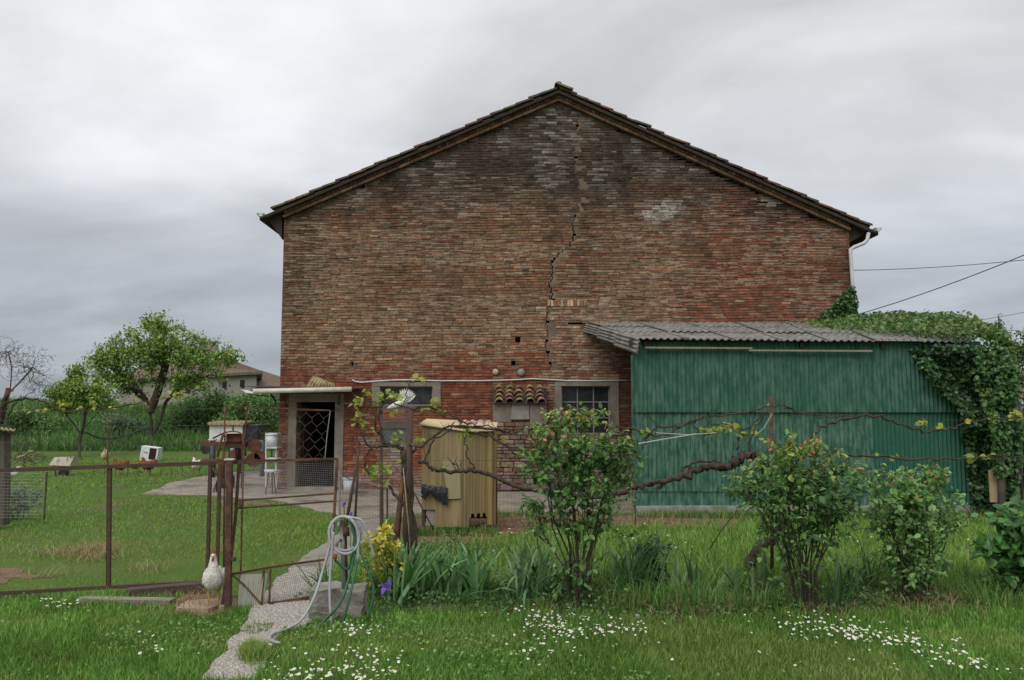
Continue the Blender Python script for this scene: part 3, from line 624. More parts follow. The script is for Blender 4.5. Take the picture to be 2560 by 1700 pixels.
def leaf_mesh_unit(name='leaf', m=None):
    me = bpy.data.meshes.new(name); me.from_pydata([tuple(v) for v in LEAF6], [], [(0, 3, 2, 1), (0, 5, 4, 3)]); me.materials.append(m or M_leafo); me.update(); return me
LEAF_ME = leaf_mesh_unit()
def foliage(name, parent, P, D, Nn, L, Wd, C, n_single=0, key=None):
    """the n_single leaves nearest the viewer are parts; the rest are one part of kind stuff"""
    order = np.argsort(P[:, 1] if key is None else key); s = order[:n_single]; r = order[n_single:]
    if n_single:
        d, sv, nn = leaf_frames(D[s], Nn[s])
        for k, i in enumerate(s):
            Mx = Matrix(((d[k, 0] * L[i], sv[k, 0] * Wd[i], nn[k, 0] * Wd[i], P[i, 0]), (d[k, 1] * L[i], sv[k, 1] * Wd[i], nn[k, 1] * Wd[i], P[i, 1]), (d[k, 2] * L[i], sv[k, 2] * Wd[i], nn[k, 2] * Wd[i], P[i, 2]), (0, 0, 0, 1)))
            inst('leaf', LEAF_ME, parent, Mx, C[i])
    if len(r):
        V, Fq = leaf_geo(P[r], D[r], Nn[r], L[r], Wd[r])
        o = np_mesh(name, V, Fq, np.repeat(C[r], 6, axis=0), M_leaf, parent, tuple(parent.location) if parent else (0, 0, 0)); tag(o, kind='stuff'); return o
def grow(roots, targets, seed=1, droop=0.0, curve=.35, seg=4):
    """connect every target to the nearest wood already there; returns paths of node ids, nodes, radii counts"""
    r = np.random.default_rng(seed); pos = []; par = []; dirs = []; paths = []
    for pts in roots:
        prev = -1; path = []
        for i, p in enumerate(pts):
            pos.append(np.array(p, float)); par.append(prev); dirs.append(np.array([0, 0, 1.]) if i == 0 else (pos[-1] - pos[-2]) / max(1e-6, np.linalg.norm(pos[-1] - pos[-2]))); prev = len(pos) - 1; path.append(prev)
        paths.append(path)
    base = np.array([p[-1] for p in roots]); T = np.array(targets); dist = np.min(np.linalg.norm(T[:, None] - base[None], axis=2), axis=1)
    for t in T[np.argsort(dist)]:
        A = np.array(pos); d = t - A; ln = np.linalg.norm(d, axis=1); al = (d * np.array(dirs)).sum(1) / np.maximum(ln, 1e-6)
        j = int(np.argmin(ln * (1.35 - .45 * al))); p0 = A[j]; L_ = ln[j]
        c = p0 + dirs[j] * L_ * curve + r.normal(0, .06 * L_, 3); path = [j]; prev = j
        for k in range(1, seg + 1):
            s = k / seg; q = (1 - s) ** 2 * p0 + 2 * s * (1 - s) * c + s * s * t + (r.normal(0, .025 * L_, 3) if k < seg else 0); q[2] -= droop * L_ * s * s
            pos.append(q); par.append(prev); dirs.append((q - pos[prev]) / max(1e-6, np.linalg.norm(q - pos[prev]))); prev = len(pos) - 1; path.append(prev)
        paths.append(path)
    cnt = np.zeros(len(pos)); kids = np.zeros(len(pos))
    for i in range(len(pos)): 
        if par[i] >= 0: kids[par[i]] += 1
    cnt[kids == 0] = 1
    for i in range(len(pos) - 1, -1, -1):
        if par[i] >= 0: cnt[par[i]] += cnt[i]
    return np.array(pos), np.array(dirs), paths, cnt
def wood(name, parent, pos, paths, cnt, rtip, m, power=.45, rmax=9, n=5, tips=True):
    b = MB()
    for pa in paths:
        rad = [min(rmax, rtip * cnt[i] ** power) for i in pa]
        if len(pa) > 1: rad[0] = min(rad[0], rad[1] * 1.25)
        b.tube([pos[i] for i in pa], rad, n, cap=False, jit=.12)
    return b.build(name, m, parent, True)
def rand_dirs(n, up=0.0):
    d = rng.normal(size=(n, 3)); d[:, 2] += up; return unit(d)
def cr(pts, k=6):
    """smooth curve through points"""
    p = [Vector(q) for q in pts]; p = [p[0] * 2 - p[1]] + p + [p[-1] * 2 - p[-2]]; out = []
    for i in range(1, len(p) - 2):
        for j in range(k):
            t = j / k; out.append(.5 * ((2 * p[i]) + (p[i + 1] - p[i - 1]) * t + (2 * p[i - 1] - 5 * p[i] + 4 * p[i + 1] - p[i + 2]) * t * t + (3 * p[i] - p[i - 1] - 3 * p[i + 1] + p[i + 2]) * t ** 3))
    out.append(p[-2]); return out
def pal(n, cols, w=None, var=.2):
    c = np.array(cols)[rng.choice(len(cols), n, p=None if w is None else np.array(w) / sum(w))]; return c * rng.uniform(1 - var, 1 + var, (n, 1)) * rng.uniform(1 - var * .3, 1 + var * .3, (n, 3))

# ------------------------------------------------------------------ lawn
def blades(name, X, Y, H, Wd, C, lean=.5, z0=0.0):
    n = len(X); a = rng.uniform(0, 2 * PI, n); side = np.c_[np.cos(a), np.sin(a), np.zeros(n)]; ld = np.c_[np.cos(a + PI / 2 + rng.normal(0, .5, n)), np.sin(a + PI / 2), np.zeros(n)] * (H * np.abs(rng.normal(lean, lean * .5, n)))[:, None]
    P = np.c_[X, Y, np.full(n, z0)]; up = np.c_[np.zeros(n), np.zeros(n), H]; V = np.empty((n, 5, 3)); w = (Wd / 2)[:, None]
    V[:, 0] = P - side * w; V[:, 1] = P + side * w; V[:, 2] = P + up * .6 + ld * .35 + side * w * .8; V[:, 3] = P + up * .6 + ld * .35 - side * w * .8; V[:, 4] = P + up + ld
    i = np.arange(n)[:, None] * 5; Fq = np.concatenate([i + np.array([0, 1, 2]), i + np.array([0, 2, 3]), i + np.array([3, 2, 4])])
    cc = np.repeat(C[:, None, :], 5, axis=1).copy(); cc[:, 4] *= 1.12
    return np_mesh(name, V.reshape(-1, 3), Fq, cc.reshape(-1, 3), M_grass, None, (0, 0, 0), 3)
def field(x0, x1, y0, y1, n): return rng.uniform(x0, x1, n), rng.uniform(y0, y1, n)
def npn(X, Y, s, seed): return np.array([vnoise(x, y, s, seed) for x, y in zip(X, Y)])
pathP = [(p[0], p[1]) for p in path]; yardP = [(p[0], p[1]) for p in yard]; bedP = [(p[0], p[1]) for p in bed]
d1P = [(p[0], p[1]) for p in dirt1]; d2P = [(p[0], p[1]) for p in dirt2]
def side_of_path(X, Y):                                      # True on the yard side (left) of the path
    a, b = gr(640, 1560), gr(905, 1300); return X < a.x + (Y - a.y) * (b.x - a.x) / (b.y - a.y)
def keep(X, Y, *polys):
    k = np.abs(X) < .76 * Y + 1.8
    for p in polys: k &= ~pip(p, X, Y)
    return k
G1, G2, G3, G4 = (.125, .27, .04), (.16, .32, .055), (.23, .32, .075), (.085, .2, .042)
# front lawn
X, Y = field(-8.2, 8.2, 4.9, 8.6, 195000); enc = npn(X, Y, 2.3, 77.) < -.48; k = (keep(X, Y, pathP, d2P) | (enc & keep(X, Y))) & (~pip(bedP, X, Y) | (rng.random(len(X)) < .35)) & (rng.random(len(X)) < np.clip((7.2 / Y) ** 1.6, 0, 1)) & ((Y < 8.1) | ~side_of_path(X, Y)); X, Y = X[k], Y[k]
n = len(X); nn = npn(X, Y, .9, 3.3); n2 = npn(X, Y, 3.0, 8.3)
H = (.046 + .042 * np.clip(nn + .3, 0, 1) + .02 * n2) * rng.uniform(.55, 1.35, n); H = np.maximum(H, .018)
C = pal(n, [G1, G2, G3, G4], [3, 3, 1.2, 2]); n5 = npn(X, Y, .55, 29.); H = H * (1 + .7 * np.clip(n5 - .1, 0, 1)); C = C * (1 + .35 * n2[:, None]) * (1 - .35 * np.clip(n5, -.3, .6)[:, None]) ; dry = (nn < -.25)[:, None] * .35; C = C * (1 - dry) + np.array([.27, .3, .09]) * dry
tag(blades('lawn_grass', X, Y, H, rng.uniform(.004, .009, n), C, .55), 'green lawn grass in the foreground', 'grass', kind='stuff')
# worn yard behind the gate
X, Y = field(-17, 1, 8.0, 30, 210000); k = keep(X, Y, pathP, yardP, d2P) & side_of_path(X, Y) & (rng.random(len(X)) < np.clip((10 / Y) ** 1.5, 0, 1)); X, Y = X[k], Y[k]
mud = npn(X, Y, .5, 21.) + .45 * npn(X, Y, 1.7, 5.); bare = np.exp(-(((X + 5.6) / 1.5) ** 2 + ((Y - 9.3) / .7) ** 2)) + .8 * np.exp(-(((X + 3.9) / .7) ** 2 + ((Y - 9.6) / .5) ** 2))
k = (mud > -.35) & (rng.random(len(X)) > 1.1 * bare); X, Y, mud = X[k], Y[k], mud[k]; n = len(X)
H = (.028 + .02 * np.clip(mud, 0, 1)) * rng.uniform(.6, 1.4, n) * (Y / 10) ** .35
C = pal(n, [G1, G2, G3, (.3, .34, .09)], [2.4, 3, 1.6, .8]); yel = (np.clip(npn(X, Y, .35, 44.), -.1, .4) + .1)[:, None]; C = C * (1 - yel) + np.array([.26, .31, .06]) * yel
tag(blades('yard_grass', X, Y, H, rng.uniform(.006, .012, n) * (Y / 10), C, .8), 'short worn grass of the chicken yard', 'grass', kind='stuff')
# long grass behind the flower bed
X, Y = field(-3, 12, 8.3, 14.2, 70000); k = keep(X, Y, pathP, yardP, d1P) & ~side_of_path(X, Y) & (Y > 8.25) & (rng.random(len(X)) < np.clip((8.5 / Y) ** 1.4, 0, 1)); X, Y = X[k], Y[k]; n = len(X); nn = npn(X, Y, .8, 13.)
H = (.12 + .09 * nn) * rng.uniform(.5, 1.4, n); H = np.where(Y < 10, H * 1.35, H); C = pal(n, [G1, G2, G3, (.28, .37, .1)], [2, 3, 2, 1.2])
tag(blades('long_grass', X, Y, H, rng.uniform(.007, .014, n), C, .6), 'longer grass between the flower bed and the shed', 'grass', kind='stuff')
# straw and dead grass
X, Y = [], []
for (px, py, sx, sy, m) in [(185, 1385, 75, 6, 300), (250, 1378, 22, 6, 250), (230, 1397, 50, 7, 220), (360, 1425, 45, 7, 120), (540, 1378, 30, 5, 80), (130, 1440, 40, 3, 60), (480, 1512, 45, 14, 260), (1200, 1305, 90, 12, 300), (1330, 1300, 120, 10, 400), (1700, 1300, 130, 9, 500), (1180, 1355, 60, 14, 200), (2300, 1505, 70, 22, 700), (2420, 1510, 60, 14, 300), (1780, 1530, 60, 10, 260), (1350, 1525, 40, 8, 120), (1700, 1510, 120, 18, 300), (2060, 1535, 60, 10, 150)]:
    for _ in range(m): g = gr(rnd.gauss(px, sx), rnd.gauss(py, sy)); X.append(g.x); Y.append(g.y)
X, Y = np.array(X), np.array(Y); n = len(X)
tag(blades('dead_grass', X, Y, rng.uniform(.02, .14, n), rng.uniform(.004, .009, n), pal(n, [(.36, .26, .13), (.28, .19, .1), (.42, .33, .18)]), 1.3, .01), 'dry straw and dead grass scattered over the soil', 'straw', kind='stuff')
# tuft growing on the path
X, Y = [], []
for _ in range(1800): g = gr(rnd.gauss(634, 15) , rnd.gauss(1640, 11)); X.append(g.x); Y.append(g.y)
X, Y = np.array(X), np.array(Y); n = len(X); tag(blades('path_grass_tuft', X, Y, rng.uniform(.03, .11, n), rng.uniform(.004, .008, n), pal(n, [G2, G3, (.28, .31, .09)]), .6), 'grass tuft growing over the gravel path', 'grass', kind='stuff')
# loose gravel
X, Y = [], []
pts = np.array(pathP); X, Y = field(pts[:, 0].min(), pts[:, 0].max(), pts[:, 1].min(), 9.5, 26000); k = pip(pathP, X, Y); X, Y = X[k], Y[k]; n = len(X); r = rng.uniform(.003, .0075, n)
oc = np.array([(1, 0, 0), (0, 1, 0), (-1, 0, 0), (0, -1, 0), (0, 0, 1)]); V = np.c_[X, Y, np.full(n, .012)][:, None, :] + oc[None] * r[:, None, None] * rng.uniform(.7, 1.3, (n, 5, 1)); i = np.arange(n)[:, None] * 5
Fq = np.concatenate([i + np.array(f) for f in ((0, 1, 4), (1, 2, 4), (2, 3, 4), (3, 0, 4))])
M_peb = mat('pebble', attr='col', vary=.15, scale=30, rough=.9)
tag(np_mesh('gravel_pebbles', V.reshape(-1, 3), Fq, np.repeat(pal(n, [(.42, .4, .36), (.36, .34, .3), (.48, .46, .42), (.27, .24, .2)]), 5, axis=0), M_peb, None, (0, 0, 0), 3), 'loose pale gravel of the garden path', 'gravel', kind='stuff')
# daisies in drifts
DP = []
def drift(n, x0, y0, x1, y1, sx, sy):
    for _ in range(n): t = rnd.random(); DP.append((x0 + (x1 - x0) * t + rnd.gauss(0, sx * .8), y0 + (y1 - y0) * t + rnd.gauss(0, sy * .75)))
drift(150, 1330, 1530, 1440, 1590, 55, 16); drift(45, 1480, 1560, 1620, 1575, 30, 14); drift(22, 1290, 1590, 1400, 1640, 40, 12); drift(150, 1960, 1545, 2250, 1600, 70, 18); drift(75, 2180, 1580, 2420, 1640, 60, 15); drift(26, 2350, 1640, 2520, 1670, 40, 14); drift(26, 100, 1505, 165, 1505, 25, 8)
drift(110, 720, 1680, 960, 1680, 60, 18); drift(30, 860, 1570, 960, 1570, 25, 10); drift(30, 840, 1620, 960, 1640, 40, 18); drift(30, 300, 1600, 2500, 1660, 200, 30); drift(9, 360, 1590, 420, 1640, 30, 15)
drift(60, 1300, 1320, 1500, 1330, 60, 15); drift(40, 1600, 1340, 1750, 1360, 60, 25); drift(20, 2150, 1350, 2400, 1360, 60, 20)
b = MB(); cw, cyl = (.78, .78, .74), (.72, .52, .05)
for (px, py) in DP:
    if px > 2650 or px < -50: continue
    h = rnd.uniform(.07, .12); g = gr(px, py, h)
    if g.y < 5.2: continue
    r = rnd.uniform(.006, .0135); tl = Vector((rnd.gauss(0, .3), rnd.gauss(-.25, .3), 1)).normalized(); a = tl.orthogonal().normalized(); c = tl.cross(a); m = 9
    ring = [g + (a * math.cos(2 * PI * k / m) + c * math.sin(2 * PI * k / m)) * r * (1 if k % 1 == 0 else .8) for k in range(m)]
    b.add([g] + ring, [(0, 1 + k, 1 + (k + 1) % m) for k in range(m)], cw)
    ring = [g + tl * .003 + (a * math.cos(2 * PI * k / 6) + c * math.sin(2 * PI * k / 6)) * r * .36 for k in range(6)]; b.add([g + tl * .006] + ring, [(0, 1 + k, 1 + (k + 1) % 6) for k in range(6)], cyl)
    b.add([g, Vector((g.x + .003, g.y, 0)), Vector((g.x - .003, g.y, 0))], [(0, 1, 2)], (.09, .17, .04))
M_daisy = mat('daisy', attr='col', vary=.05, rough=.7, trans=.15, detail=1)
tag(b.build('daisies', M_daisy, None, False, (0, 0, 0)), 'small white daisies scattered in drifts over the lawn', 'daisies', kind='stuff')

# low weeds of the bed and broad leaves in the lawn
X, Y = field(-2.2, 7.5, 6.9, 8.5, 16000); k = pip(bedP, X, Y) | ((Y > 8.0) & (rng.random(len(X)) < .3)); X, Y = X[k], Y[k]; n = len(X); nn = npn(X, Y, 2.0, 55.)
P = np.c_[X, Y, rng.random(n) * (.05 + .16 * np.clip(nn + .25, 0, 1))]; l_ = rng.uniform(.02, .05, n)
V, Fq = leaf_geo(P, rand_dirs(n, .3), unit(rng.normal(size=(n, 3)) * .6 + np.array([0, -.2, 1])), l_, l_ * .7); tag(np_mesh('bed_weeds', V, Fq, np.repeat(pal(n, [(.08, .18, .05), (.12, .24, .06), (.06, .13, .035)], None, .3), 6, axis=0), M_leaf), 'low leafy weeds covering the flower bed', 'weeds', kind='stuff')
X, Y = field(-6.5, 6.5, 5.1, 8.0, 26000); nn = npn(X, Y, .8, 91.); k = keep(X, Y, pathP, bedP) & ((nn > .12) | (rng.random(len(X)) < .08)); X, Y = X[k], Y[k]; n = len(X)
P = np.c_[X, Y, rng.uniform(.015, .075, n)]; l_ = rng.uniform(.014, .034, n); V, Fq = leaf_geo(P, rand_dirs(n, .2), unit(rng.normal(size=(n, 3)) * .5 + np.array([0, -.1, 1])), l_, l_ * .75); tag(np_mesh('clover_leaves', V, Fq, np.repeat(pal(n, [(.16, .3, .06), (.21, .35, .08), (.12, .25, .05)], None, .25), 6, axis=0), M_leaf), 'small clover and weed leaves among the lawn grass', 'weeds', kind='stuff')

# rank grass standing in the bed and along the feet of cabin, shed and posts
X, Y = field(-2.0, 8, 7.35, 8.8, 15000); nn = npn(X, Y, 1.3, 61.); k = (nn > -.15) & (X > -1.9 + .3 * (Y - 7)) & ((X > .9) | (Y > 8.2)); X, Y, nn = X[k], Y[k], nn[k]
X2 = np.concatenate([rng.uniform(2.1, 8.6, 2600), rng.uniform(-1.5, -.2, 700)]); Y2 = np.concatenate([rng.normal(13.78, .08, 2600), rng.normal(11.85, .09, 700)]); H = np.concatenate([(.16 + .26 * np.clip(nn + .15, 0, 1)) * rng.uniform(.5, 1.3, len(X)), rng.uniform(.05, .2, len(X2))]); X = np.concatenate([X, X2]); Y = np.concatenate([Y, Y2]); n = len(X)
tag(blades('rank_grass', X, Y, H, rng.uniform(.006, .012, n), pal(n, [(.1, .22, .045), (.14, .28, .06), (.22, .31, .08), (.07, .17, .04), (.3, .26, .12)], [3, 3, 2, 2, .6]), .5), 'rank grass standing in the flower bed and along the shed', 'grass', kind='stuff')

# ------------------------------------------------------------------ rose bushes
R1, R2, R3, RY, RO = (.09, .2, .045), (.15, .29, .07), (.055, .125, .035), (.3, .36, .07), (.42, .2, .075)
def in_ell(n, c, r, shell=.0):
    d = rng.normal(size=(n, 3)); d = unit(d) * (rng.random((n, 1)) ** (1 / 3 if shell == 0 else shell)); return np.array(c) + d * np.array(r)
def bush(name, label, base_px, crown, nt, nleaf, seed, Yb=None, hang=.3, tops=.25, cat='bush', leafL=(.042, .08), group='rose bushes in the flower bed', cols=(R1, R2, R3), nsing=300, stems=22, rt=.0028, extra=None):
    g = gr(*base_px); t = thing(name, label, cat, g, group)
    cpx, cpy, hw, hh = crown; c = at(cpx, cpy, g.y); rx = hw * g.y / F; rz = hh * g.y / F; ry = rx * .8
    lo = in_ell(nt, c, (rx, ry, rz), .55)
    if extra: lo = np.concatenate([lo] + [in_ell(k, at(ex, ey, g.y), (ew * g.y / F, ry * .8, eh * g.y / F), .6) for (ex, ey, ew, eh, k) in extra])
    q_ = lo - np.array(c); an_ = np.arctan2(q_[:, 2], q_[:, 0]) * 2.2; am_ = np.array([1 + .28 * mnoise.noise(Vector((a_, seed * 3.1, y_ * 2))) for a_, y_ in zip(an_, q_[:, 1])]); lo = np.array(c) + q_ * am_[:, None]
    sh = in_ell(nt // 9, c, (rx, ry, rz), .9); sh[:, 2] = np.maximum(sh[:, 2], c.z) + rng.uniform(.1, .45, len(sh)) * rz; dn_ = np.c_[rng.normal(g.x, rx * .45, nt // 8), rng.normal(g.y, ry * .4, nt // 8), rng.uniform(.12, max(.2, c.z - rz * .8), nt // 8)]; lo = np.concatenate([lo, sh, dn_])
    lo[:, 2] = np.maximum(lo[:, 2], .12)
    roots = []
    for i in range(stems):
        a = rnd.uniform(0, 2 * PI); r0 = rnd.uniform(.02, .13); k = rnd.uniform(.3, .75); tip = Vector((c.x + math.cos(a) * rx * k, g.y + math.sin(a) * ry * k, c.z - rz * rnd.uniform(.25, .75)))
        p0 = Vector((g.x + math.cos(a) * r0, g.y + math.sin(a) * r0, 0)); roots.append([tuple(p0), tuple(p0.lerp(tip, .35) + Vector((-.05 * math.cos(a) + rnd.uniform(-.03, .03), rnd.uniform(-.03, .03), .06))), tuple(p0.lerp(tip, .7) + Vector((rnd.uniform(-.04, .04), rnd.uniform(-.04, .04), .03))), tuple(tip)])
    pos, dirs, paths, cnt = grow(roots, lo, seed); wood('stems', t, pos, paths, cnt, rt, M_barkd, .36, .017, 5)
    tipids = [pa for pa in paths[len(roots):]]; Ps = []; Ds = []
    per = max(1, nleaf // len(tipids))
    for pa in tipids:
        q = pos[pa]
        for _ in range(per):
            s = rnd.random() ** .6 * (len(pa) - 1); i = min(int(s), len(pa) - 2); Ps.append(q[i] + (q[i + 1] - q[i]) * (s - i)); Ds.append(q[i + 1] - q[i])
    P = np.array(Ps); n = len(P); Dr = unit(np.array(Ds)); D = unit(Dr * .4 + rand_dirs(n, -.0) * .9 + np.array([0, 0, -hang])); P = P + D * .012 + rng.normal(0, .016, (n, 3))
    Nn = unit(rand_dirs(n) * .6 + np.array([0, -.25, 1.0])); L = rng.uniform(*leafL, n) * np.where(rng.random(n) < .35, .6, 1); h = (P[:, 2] - c.z) / rz; C = pal(n, cols, [3, 3.2, 1.2], .3)
    y = (rng.random(n) < np.clip(tops * (h - .2), 0, .75))[:, None]
    if tops < 0: y = (rng.random(n) < np.clip(.25 + .75 * h, 0, 1))[:, None]; C = np.where(y, pal(n, [(.66, .6, .05), (.55, .52, .06), (.72, .62, .12)]), C)
    else: C = np.where(y, pal(n, [RY, RO, (.2, .32, .07)], [2, .8, 2]), C)
    key = P[:, 1] + .0 * P[:, 2]; foliage('foliage', t, P, D, Nn, L, L * rng.uniform(.55, .75, n), C, nsing, key); return t
bush('rose_bush', 'tall rose bush with bare lower stems in front of the second window', (1450, 1520), (1452, 1165, 148, 148), 340, 4600, 3, tops=1.0, extra=[(1350, 1130, 60, 80, 40), (1560, 1150, 45, 70, 30), (1340, 1270, 50, 60, 30), (1480, 1300, 110, 60, 40), (1440, 1030, 90, 25, 30)])
bush('rose_bush', 'wide rose bush with reddish young shoots in front of the green shed', (2015, 1525), (1990, 1220, 160, 112), 340, 4600, 5, tops=1.15, extra=[(1990, 1110, 80, 40, 50), (2090, 1260, 60, 70, 40), (1860, 1230, 50, 60, 30), (2000, 1340, 130, 50, 50), (2100, 1180, 50, 40, 20)])
bush('rose_bush', 'shorter pale green rose bush right of the widest bush', (2290, 1508), (2275, 1280, 120, 105), 300, 3600, 8, tops=.3, extra=[(2270, 1400, 80, 60, 50), (2340, 1190, 40, 30, 20)], cols=((.14, .28, .075), (.21, .38, .11), (.09, .19, .055)))
bush('rose_bush', 'small dark rose shrub low behind the grassy clump', (1645, 1480), (1630, 1390, 45, 62), 60, 600, 9, nsing=60, cols=((.05, .13, .045), (.07, .16, .06), (.04, .1, .035)), tops=.05)
bush('leafy_shrub', 'big leaved dark green plant cut off by the right photo edge', (2545, 1500), (2545, 1370, 95, 115), 110, 900, 12, cat='plant', leafL=(.09, .17), group=None, cols=((.07, .2, .045), (.11, .27, .065), (.045, .13, .04)), nsing=220, tops=.1, hang=.1)
bush('golden_shrub', 'yellow variegated shrub beside the coiled hose', (962, 1500), (955, 1395, 62, 80), 110, 760, 14, cat='plant', leafL=(.04, .075), group=None, cols=((.5, .46, .05), (.34, .36, .06), (.16, .23, .05)), nsing=300, tops=-1, hang=-.3)
bush('weed_patch', 'low feathery weeds at the foot of the yellow cabin', (1130, 1400), (1130, 1362, 110, 36), 70, 1400, 15, cat='plant', leafL=(.012, .03), group=None, cols=((.18, .3, .07), (.26, .34, .08), (.11, .22, .055)), nsing=0, tops=0, stems=14)
bush('herb_bed', 'grey blue herb clump in the wire pen at the left edge', (40, 1300), (40, 1248, 75, 44), 120, 2600, 16, cat='plant', leafL=(.02, .045), group=None, cols=((.13, .17, .13), (.19, .22, .19), (.08, .14, .06)), nsing=0, tops=0, stems=14, hang=-.4)

# ------------------------------------------------------------------ sword leaved clumps (each blade is a part)
def blade_mesh(seed, bend, wid, n=7):
    r = random.Random(seed); v = []; f = []
    for i in range(n + 1):
        s = i / n; y = bend * s ** 2.2; zc = s * (1 - .3 * bend * s * s) if bend < .7 else math.sin(min(1.0, s * 1.0) * 1.9) * .62; y = y if bend < .7 else bend * (1 - math.cos(s * 1.75)) * .62
        w = wid * (math.sin(PI * min(1, .16 + .84 * (1 - s) ** .7)) * .5 + .45 * (1 - s ** 3)) * (1 - s ** 6) * .5 + .0015
        v += [(-w, y, zc), (0, y - .18 * wid, zc), (w, y, zc)]
    for i in range(n):
        for j in (0, 1): a = i * 3 + j; f.append((a, a + 1, a + 4, a + 3))
    me = bpy.data.meshes.new('blade'); me.from_pydata(v, [], f); me.materials.append(M_leafo); me.polygons.foreach_set('use_smooth', [True] * len(f)); me.update(); return me
IRIS = [blade_mesh(i, b_, .085) for i, b_ in enumerate((.05, .12, .2, .3, .4))]; ARCH = [blade_mesh(i, b_, .05) for i, b_ in enumerate((.15, .3, .45, .8, 1.0))]
def clump(name, label, n, spots, Hh, meshes, cols, spread=.35, cat='plant', group=None, wmul=1.0):
    x0 = sum(s[0] for s in spots) / len(spots); y0 = sum(s[1] for s in spots) / len(spots); t = thing(name, label, cat, gr(x0, y0), group)
    for i in range(n):
        s = rnd.choice(spots); g = gr(s[0] + rnd.gauss(0, s[2]), min(1530, s[1] + rnd.gauss(0, s[3]))); h = rnd.uniform(*Hh); a = rnd.uniform(0, 2 * PI)
        Mx = Matrix.Translation(g) @ Matrix.Rotation(a, 4, 'Z') @ Matrix.Rotation(-abs(rnd.gauss(0, spread)), 4, 'X') @ Matrix.Rotation(rnd.uniform(-.7, .7), 4, 'Z') @ Matrix.Diagonal((h * wmul * rnd.uniform(.8, 1.2), h, h, 1))
        c = rnd.choice(cols); g_ = rnd.uniform(.75, 1.25); inst('leaf', rnd.choice(meshes), t, Mx, tuple(v * g_ for v in c))
    return t
IC = [(.13, .28, .1), (.11, .25, .075), (.18, .34, .14), (.1, .23, .06)]
iris1 = clump('iris_clump', 'dense clump of broad grey green iris leaves right of the yellow shrub', 150, [(1000, 1500, 22, 8), (1050, 1490, 22, 10), (1100, 1485, 22, 10), (1150, 1488, 20, 10), (1190, 1490, 14, 8)], (.42, .64), IRIS, IC, .36, group='sword leaved clumps', wmul=1.25)
clump('iris_clump', 'small iris clump left of the hose stand', 14, [(808, 1490, 9, 5)], (.3, .45), IRIS, IC, .5, group='sword leaved clumps')
clump('arching_clump', 'clump of narrow arching pale leaves between irises and tall rose', 120, [(1320, 1500, 22, 8), (1340, 1490, 25, 8)], (.45, .68), ARCH, [(.13, .25, .1), (.09, .2, .06), (.19, .3, .15)], .42, group='sword leaved clumps')
clump('grassy_clump', 'upright grassy clump right of the tall rose stems', 130, [(1570, 1495, 25, 8), (1600, 1488, 22, 8)], (.42, .68), ARCH[:4], [(.09, .2, .05), (.12, .24, .075), (.07, .16, .045)], .28, group='sword leaved clumps', wmul=.6)
clump('iris_clump', 'sparse upright iris leaves under the wide rose', 60, [(1720, 1495, 30, 8), (1830, 1500, 40, 8), (1910, 1505, 25, 6)], (.3, .55), IRIS, [(.09, .17, .06), (.07, .14, .05), (.12, .2, .07)], .25, group='sword leaved clumps')
clump('iris_clump', 'few stiff iris leaves at the wide rose foot, right side', 9, [(2095, 1535, 9, 3)], (.42, .6), IRIS, [(.07, .15, .05), (.09, .17, .06)], .25, group='sword leaved clumps')
clump('arching_clump', 'loose strappy leaves between the two right rose bushes', 60, [(2150, 1490, 25, 10), (2190, 1480, 25, 10)], (.4, .65), ARCH, [(.07, .15, .035), (.1, .19, .05)], .5, group='sword leaved clumps', wmul=.7)
# iris flowers
M_petal = mat('purple_petal', (.16, .08, .5), (.24, .14, .62), scale=20, rough=.6, trans=.2)
M_stalk = mat('green_stalk', (.1, .18, .05), (.08, .15, .04), rough=.6)
def iris_flower(px, py, Y, s, label, foot):
    c = at(px, py, Y); t = thing('iris_flower', label, 'flower', Vector((c.x, c.y, 0)), 'purple iris flowers'); b = MB(); f = Vector((c.x + foot, Y + .03, 0)); b.tube(cr([f, f.lerp(c, .5) + Vector((.01, 0, 0)), c]), .005, 5); b.build('stalk', M_stalk, t, True)
    for k in range(6):
        a = k * PI / 3; up = k % 2; b = MB(); V = []
        for i in range(5):
            q = i / 4; w = s * .42 * math.sin(PI * (.12 + .8 * q)); r = s * (.55 * math.sin(q * 1.9) if up else .75 * q); zz_ = s * (q * 1.0 if up else .35 * math.sin(q * PI) - .5 * q * q)
            for j in (-1, 0, 1): V.append(c + Vector((math.cos(a) * r - math.sin(a) * w * j, math.sin(a) * r + math.cos(a) * w * j, zz_ - abs(j) * .08 * s)))
        b.add(V, [(i * 3 + j, i * 3 + j + 1, i * 3 + j + 4, i * 3 + j + 3) for i in range(4) for j in (0, 1)]); b.build('petal', M_petal, t, True)
iris_flower(965, 1472, 7.3, .075, 'purple iris flower in front of the yellow shrub', -.03)
iris_flower(860, 1262, 8.1, .035, 'small purple iris bloom behind the hose coil, upper one', .02)
iris_flower(877, 1287, 8.0, .03, 'small purple iris bloom touching the top of the hose coil', -.02)
